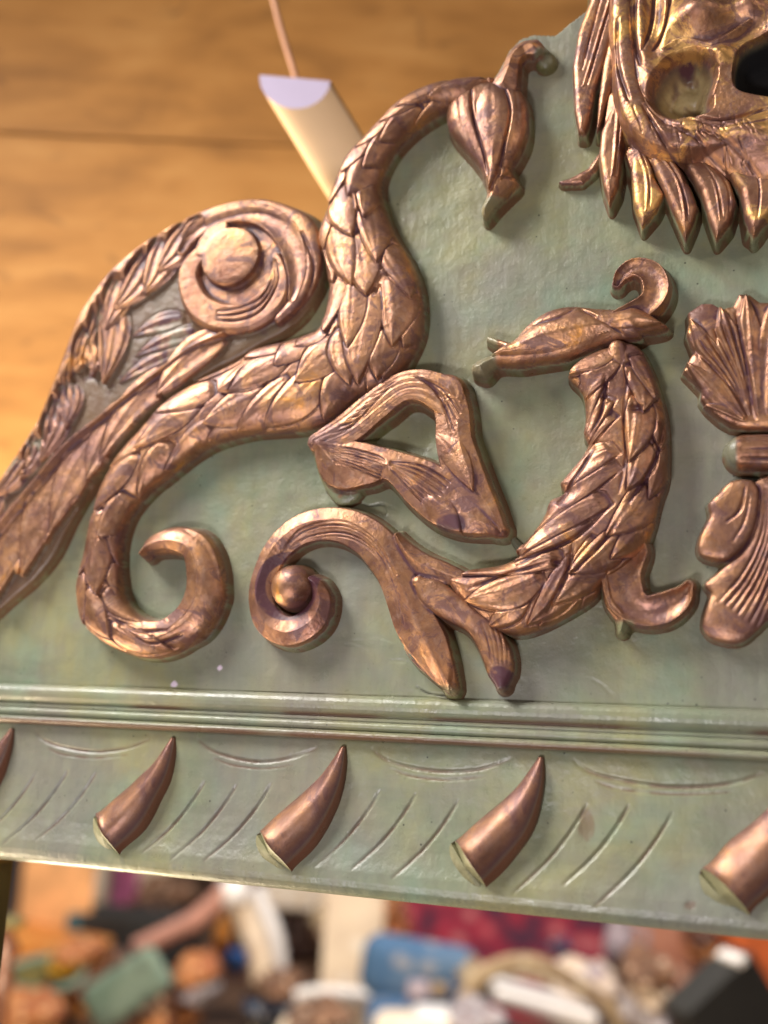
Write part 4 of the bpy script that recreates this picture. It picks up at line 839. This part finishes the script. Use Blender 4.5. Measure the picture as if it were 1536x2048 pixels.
cushion('backrest', k, -10, 10, 240, 120, M['blue'], t, 0.05, 0.15, 0.12); cushion('seat', k, 0, -60, 230, 60, M['blue'], t, -0.1, 0.3); cushion('cushion', k, -15, -8, 46, 40, M['grey'], t, -0.10, 0.05); cushion('cushion', k, 25, -6, 34, 32, M['tan'], t, -0.10, 0.05)
stick(t, 'leg', k, [(-90, -80), (-95, -200)], 9, M['brown']); stick(t, 'leg', k, [(90, -80), (95, -200)], 9, M['brown'])
d = 2.3; k = S(d*1.9); rg = bar('red_rug', 420*k, 0.012, 1.0, at(1010, 1900, d*1.9), RUG, None, (math.radians(52), 0.12, CY), 0.004); tag(rg, 'deep red patterned oriental rug draped behind the settee', 'rug')
d = 1.6; k = S(d*1.9); t = thing('bentwood_armchair', 1060, 1990, d, 'tan bentwood armchair with a pale lilac seat at the bottom right of the middle', 'chair')
stick(t, 'armrest', k, [(-140, -40), (-110, 20), (-50, 55), (20, 58), (90, 25), (160, -15), (190, -60)], 17, M['tan']); stick(t, 'armrest', k, [(-110, -50), (-60, 0), (0, 20), (60, 5)], 8, M['tan'], 0.15)
cushion('seat', k, 30, -20, 210, 34, M['white'], t, 0.05, 0.2, 0.2); cushion('cushion', k, 140, -20, 100, 110, M['grey'], t, 0.15, 0.08, -0.3)
stick(t, 'leg', k, [(-130, -40), (-135, -200)], 12, M['tan']); stick(t, 'leg', k, [(180, -50), (185, -200)], 12, M['tan'])
d = 1.9; k = S(d*1.9); t = thing('grey_jug', 1240, 1880, d, 'pale grey glazed jug standing at the end of the red rug', 'jug'); lathe('jug_body', [(18*k, -50*k), (34*k, -20*k), (26*k, 20*k), (18*k, 36*k), (22*k, 44*k)], M['grey'], t); stick(t, 'handle', k, [(22, 30), (52, 20), (48, -20), (30, -30)], 6, M['grey'])
d = 2.4; k = S(d*1.9); t = thing('salmon_chair', 1330, 1905, d, 'salmon painted chair back behind the black loudspeaker', 'chair')
panel(t, 'backrest', k, 0, 0, 170, 220, M['salmon'], 0, 0.04, 0.1, 0.02); panel(t, 'seat', k, 0, -140, 200, 40, M['salmon'], -0.1, 0.4); stick(t, 'leg', k, [(-80, -150), (-80, -400)], 12, M['salmon']); stick(t, 'leg', k, [(80, -150), (80, -400)], 12, M['salmon'])
d = 2.5; k = S(d*1.9); t = thing('orange_crate', 1505, 1905, d, 'orange crate at the right edge behind the loudspeaker', 'crate'); panel(t, 'crate_body', k, 0, 0, 120, 150, plain('burnt_orange', (0.75, 0.16, 0.04), 0.5), 0, 0.3, 0, 0.01); panel(t, 'crate_lid', k, 0, 80, 130, 14, M['brown'], 0, 0.32)
d = 1.45; k = S(d*1.9); t = thing('black_loudspeaker', 1465, 2010, d, 'black cloth covered loudspeaker cabinet tilted in the lower right corner', 'loudspeaker', 0.3)
SPK = plain('speckled_black', (0.016, 0.016, 0.015), 0.6, 0, 0.8, 160, 0.001)
panel(t, 'cabinet', k, 10, -45, 190, 240, SPK, 0, 0.12, -0.62, 0.008); panel(t, 'corner_guard', k, -10, 92, 22, 14, M['white'], -0.02, 0.1, -0.62, 0.003)
d = 1.6; k = S(d*1.9); t = thing('linen_bundle', 860, 2060, d, 'folded cream linen along the bottom edge below the settee', 'linen'); cushion('folded_cloth', k, 0, -10, 230, 70, M['cream'], t, 0, 0.2); cushion('folded_cloth', k, 40, 12, 150, 40, M['white'], t, 0.05, 0.15)
d = 1.25; k = S(d*1.9); t = thing('turned_newel', 8, 1930, d, 'dark turned wooden post cut by the left edge', 'post'); lathe('newel_shaft', [(16*k, -400*k), (16*k, -60*k), (26*k, -30*k), (14*k, 0), (28*k, 30*k), (12*k, 60*k), (10*k, 74*k)], M['brown'], t); lathe('newel_cap', [(30*k, 74*k), (34*k, 84*k), (12*k, 96*k)], OLIVE, t)

# heaps of folded textiles and small wares that fill the shop between the furniture
def heap(name, px, py, d, w_, h_, cols, label, cat='textiles', seed=0):
    d = d*1.9; k = S(d); t = empty(name, at(px, py, d), CY, label, cat); rs = np.random.RandomState(seed)
    nl = len(cols)
    for i, c in enumerate(cols):
        n_, m_ = 26, 14; V = []
        W_ = w_*k*(0.8+0.35*rs.rand()); Hh = h_*k/nl*1.5; ph = rs.rand()*9; z0 = (i-nl/2)*h_*k/nl; x0 = (rs.rand()-0.5)*w_*k*0.2
        for a in range(m_+1):
            for b in range(n_):
                th = 2*math.pi*b/n_; ph2 = math.pi*a/m_-math.pi/2
                f = 1+0.16*math.sin(3*th+ph+2*ph2)+0.10*math.sin(7*th+ph*2+5*ph2)
                V.append((x0+W_/2*math.cos(ph2)**0.5*math.cos(th)*f, 0.16*math.cos(ph2)**0.5*math.sin(th)*f, z0+Hh/2*math.sin(ph2)*f+0.15*Hh*math.sin(4*th+ph)))
        F = [(a*n_+b, a*n_+(b+1) % n_, (a+1)*n_+(b+1) % n_, (a+1)*n_+b) for a in range(m_) for b in range(n_)]
        me = bpy.data.meshes.new('folded_cloth'); me.from_pydata(V, [], F)
        for p in me.polygons: p.use_smooth = True
        link('folded_cloth', me, c, t)
T = dict(a=motley('burgundy_print', (0.16, 0.02, 0.04), (0.30, 0.05, 0.06), (0.45, 0.25, 0.16)), b=motley('brown_print', (0.10, 0.05, 0.03), (0.22, 0.11, 0.06), (0.5, 0.35, 0.25)),
         c=motley('linen_print', (0.62, 0.50, 0.40), (0.48, 0.36, 0.28), (0.75, 0.66, 0.6)), d=motley('navy_print', (0.02, 0.03, 0.07), (0.05, 0.09, 0.16), (0.40, 0.36, 0.36)),
         e=motley('rust_print', (0.50, 0.20, 0.07), (0.36, 0.12, 0.05), (0.70, 0.42, 0.2)), f=motley('grey_print', (0.30, 0.27, 0.29), (0.45, 0.41, 0.42), (0.16, 0.08, 0.08)))
heap('textile_pile', 340, 1810, 2.7, 130, 110, (T['b'], M['black'], T['b']), 'dark brown printed cloths piled beside the striped curtain', seed=1)
heap('textile_pile', 560, 1985, 2.0, 120, 90, (M['black'], T['d'], T['b']), 'navy and black cloths piled below the dark open cupboard', seed=2)
heap('textile_pile', 330, 2010, 1.9, 120, 110, (T['b'], T['e'], T['b']), 'rust and brown cloths piled right of the sage chair', seed=3)
heap('textile_pile', 905, 1825, 2.9, 220, 80, (T['a'], T['a']), 'burgundy printed cloths rolled under the fascia above the red rug', seed=4)
heap('textile_pile', 1180, 1990, 1.7, 120, 120, (T['c'], T['f'], T['c']), 'pale linen and grey cloths heaped between the bentwood chair and the loudspeaker', seed=5)
heap('textile_pile', 1110, 1880, 2.4, 200, 60, (T['a'], T['d']), 'burgundy and navy cloths lying on the red rug', seed=6)
heap('textile_pile', 60, 2020, 1.8, 130, 70, (M['paleorange'], T['e']), 'orange cloths heaped in the lower left corner', seed=7)
heap('textile_pile', 960, 2030, 1.5, 110, 40, (M['black'], T['f']), 'black cloth under the seat of the bentwood armchair', seed=8)
heap('textile_pile', 535, 1800, 2.7, 110, 80, (T['f'], T['b']), 'grey and brown cloths stacked right of the easel top', seed=9)

heap('textile_pile', 660, 1835, 2.2, 60, 50, (T['b'], M['tan']), 'brown cloth slung over the cream screen top', seed=10)
heap('textile_pile', 790, 1850, 2.1, 60, 70, (M['paleorange'], T['e']), 'small orange and rust cloths right of the cream screen', seed=11)
heap('textile_pile', 150, 1900, 1.95, 90, 40, (M['yellow'], T['e']), 'yellow and rust cloths on the orange armchair seat', seed=12)
heap('textile_pile', 400, 1940, 1.9, 70, 60, (T['f'], T['e']), 'grey cloth over a rust one between the sage chair and the easel', seed=13)
heap('textile_pile', 1290, 1960, 1.55, 90, 120, (T['f'], T['c'], T['b']), 'grey, linen and brown cloths left of the loudspeaker', seed=14)
heap('textile_pile', 640, 2030, 1.7, 130, 50, (M['cream'], T['b']), 'cream cloth on a brown one at the bottom edge under the screen', seed=15)
heap('textile_pile', 1400, 1870, 2.3, 70, 50, (T['e'], M['brown']), 'rust cloth behind the top of the loudspeaker', seed=16)
heap('textile_pile', 950, 1950, 1.75, 90, 50, (T['d'], M['tan']), 'navy and tan cloths on the right arm of the blue settee', seed=17)
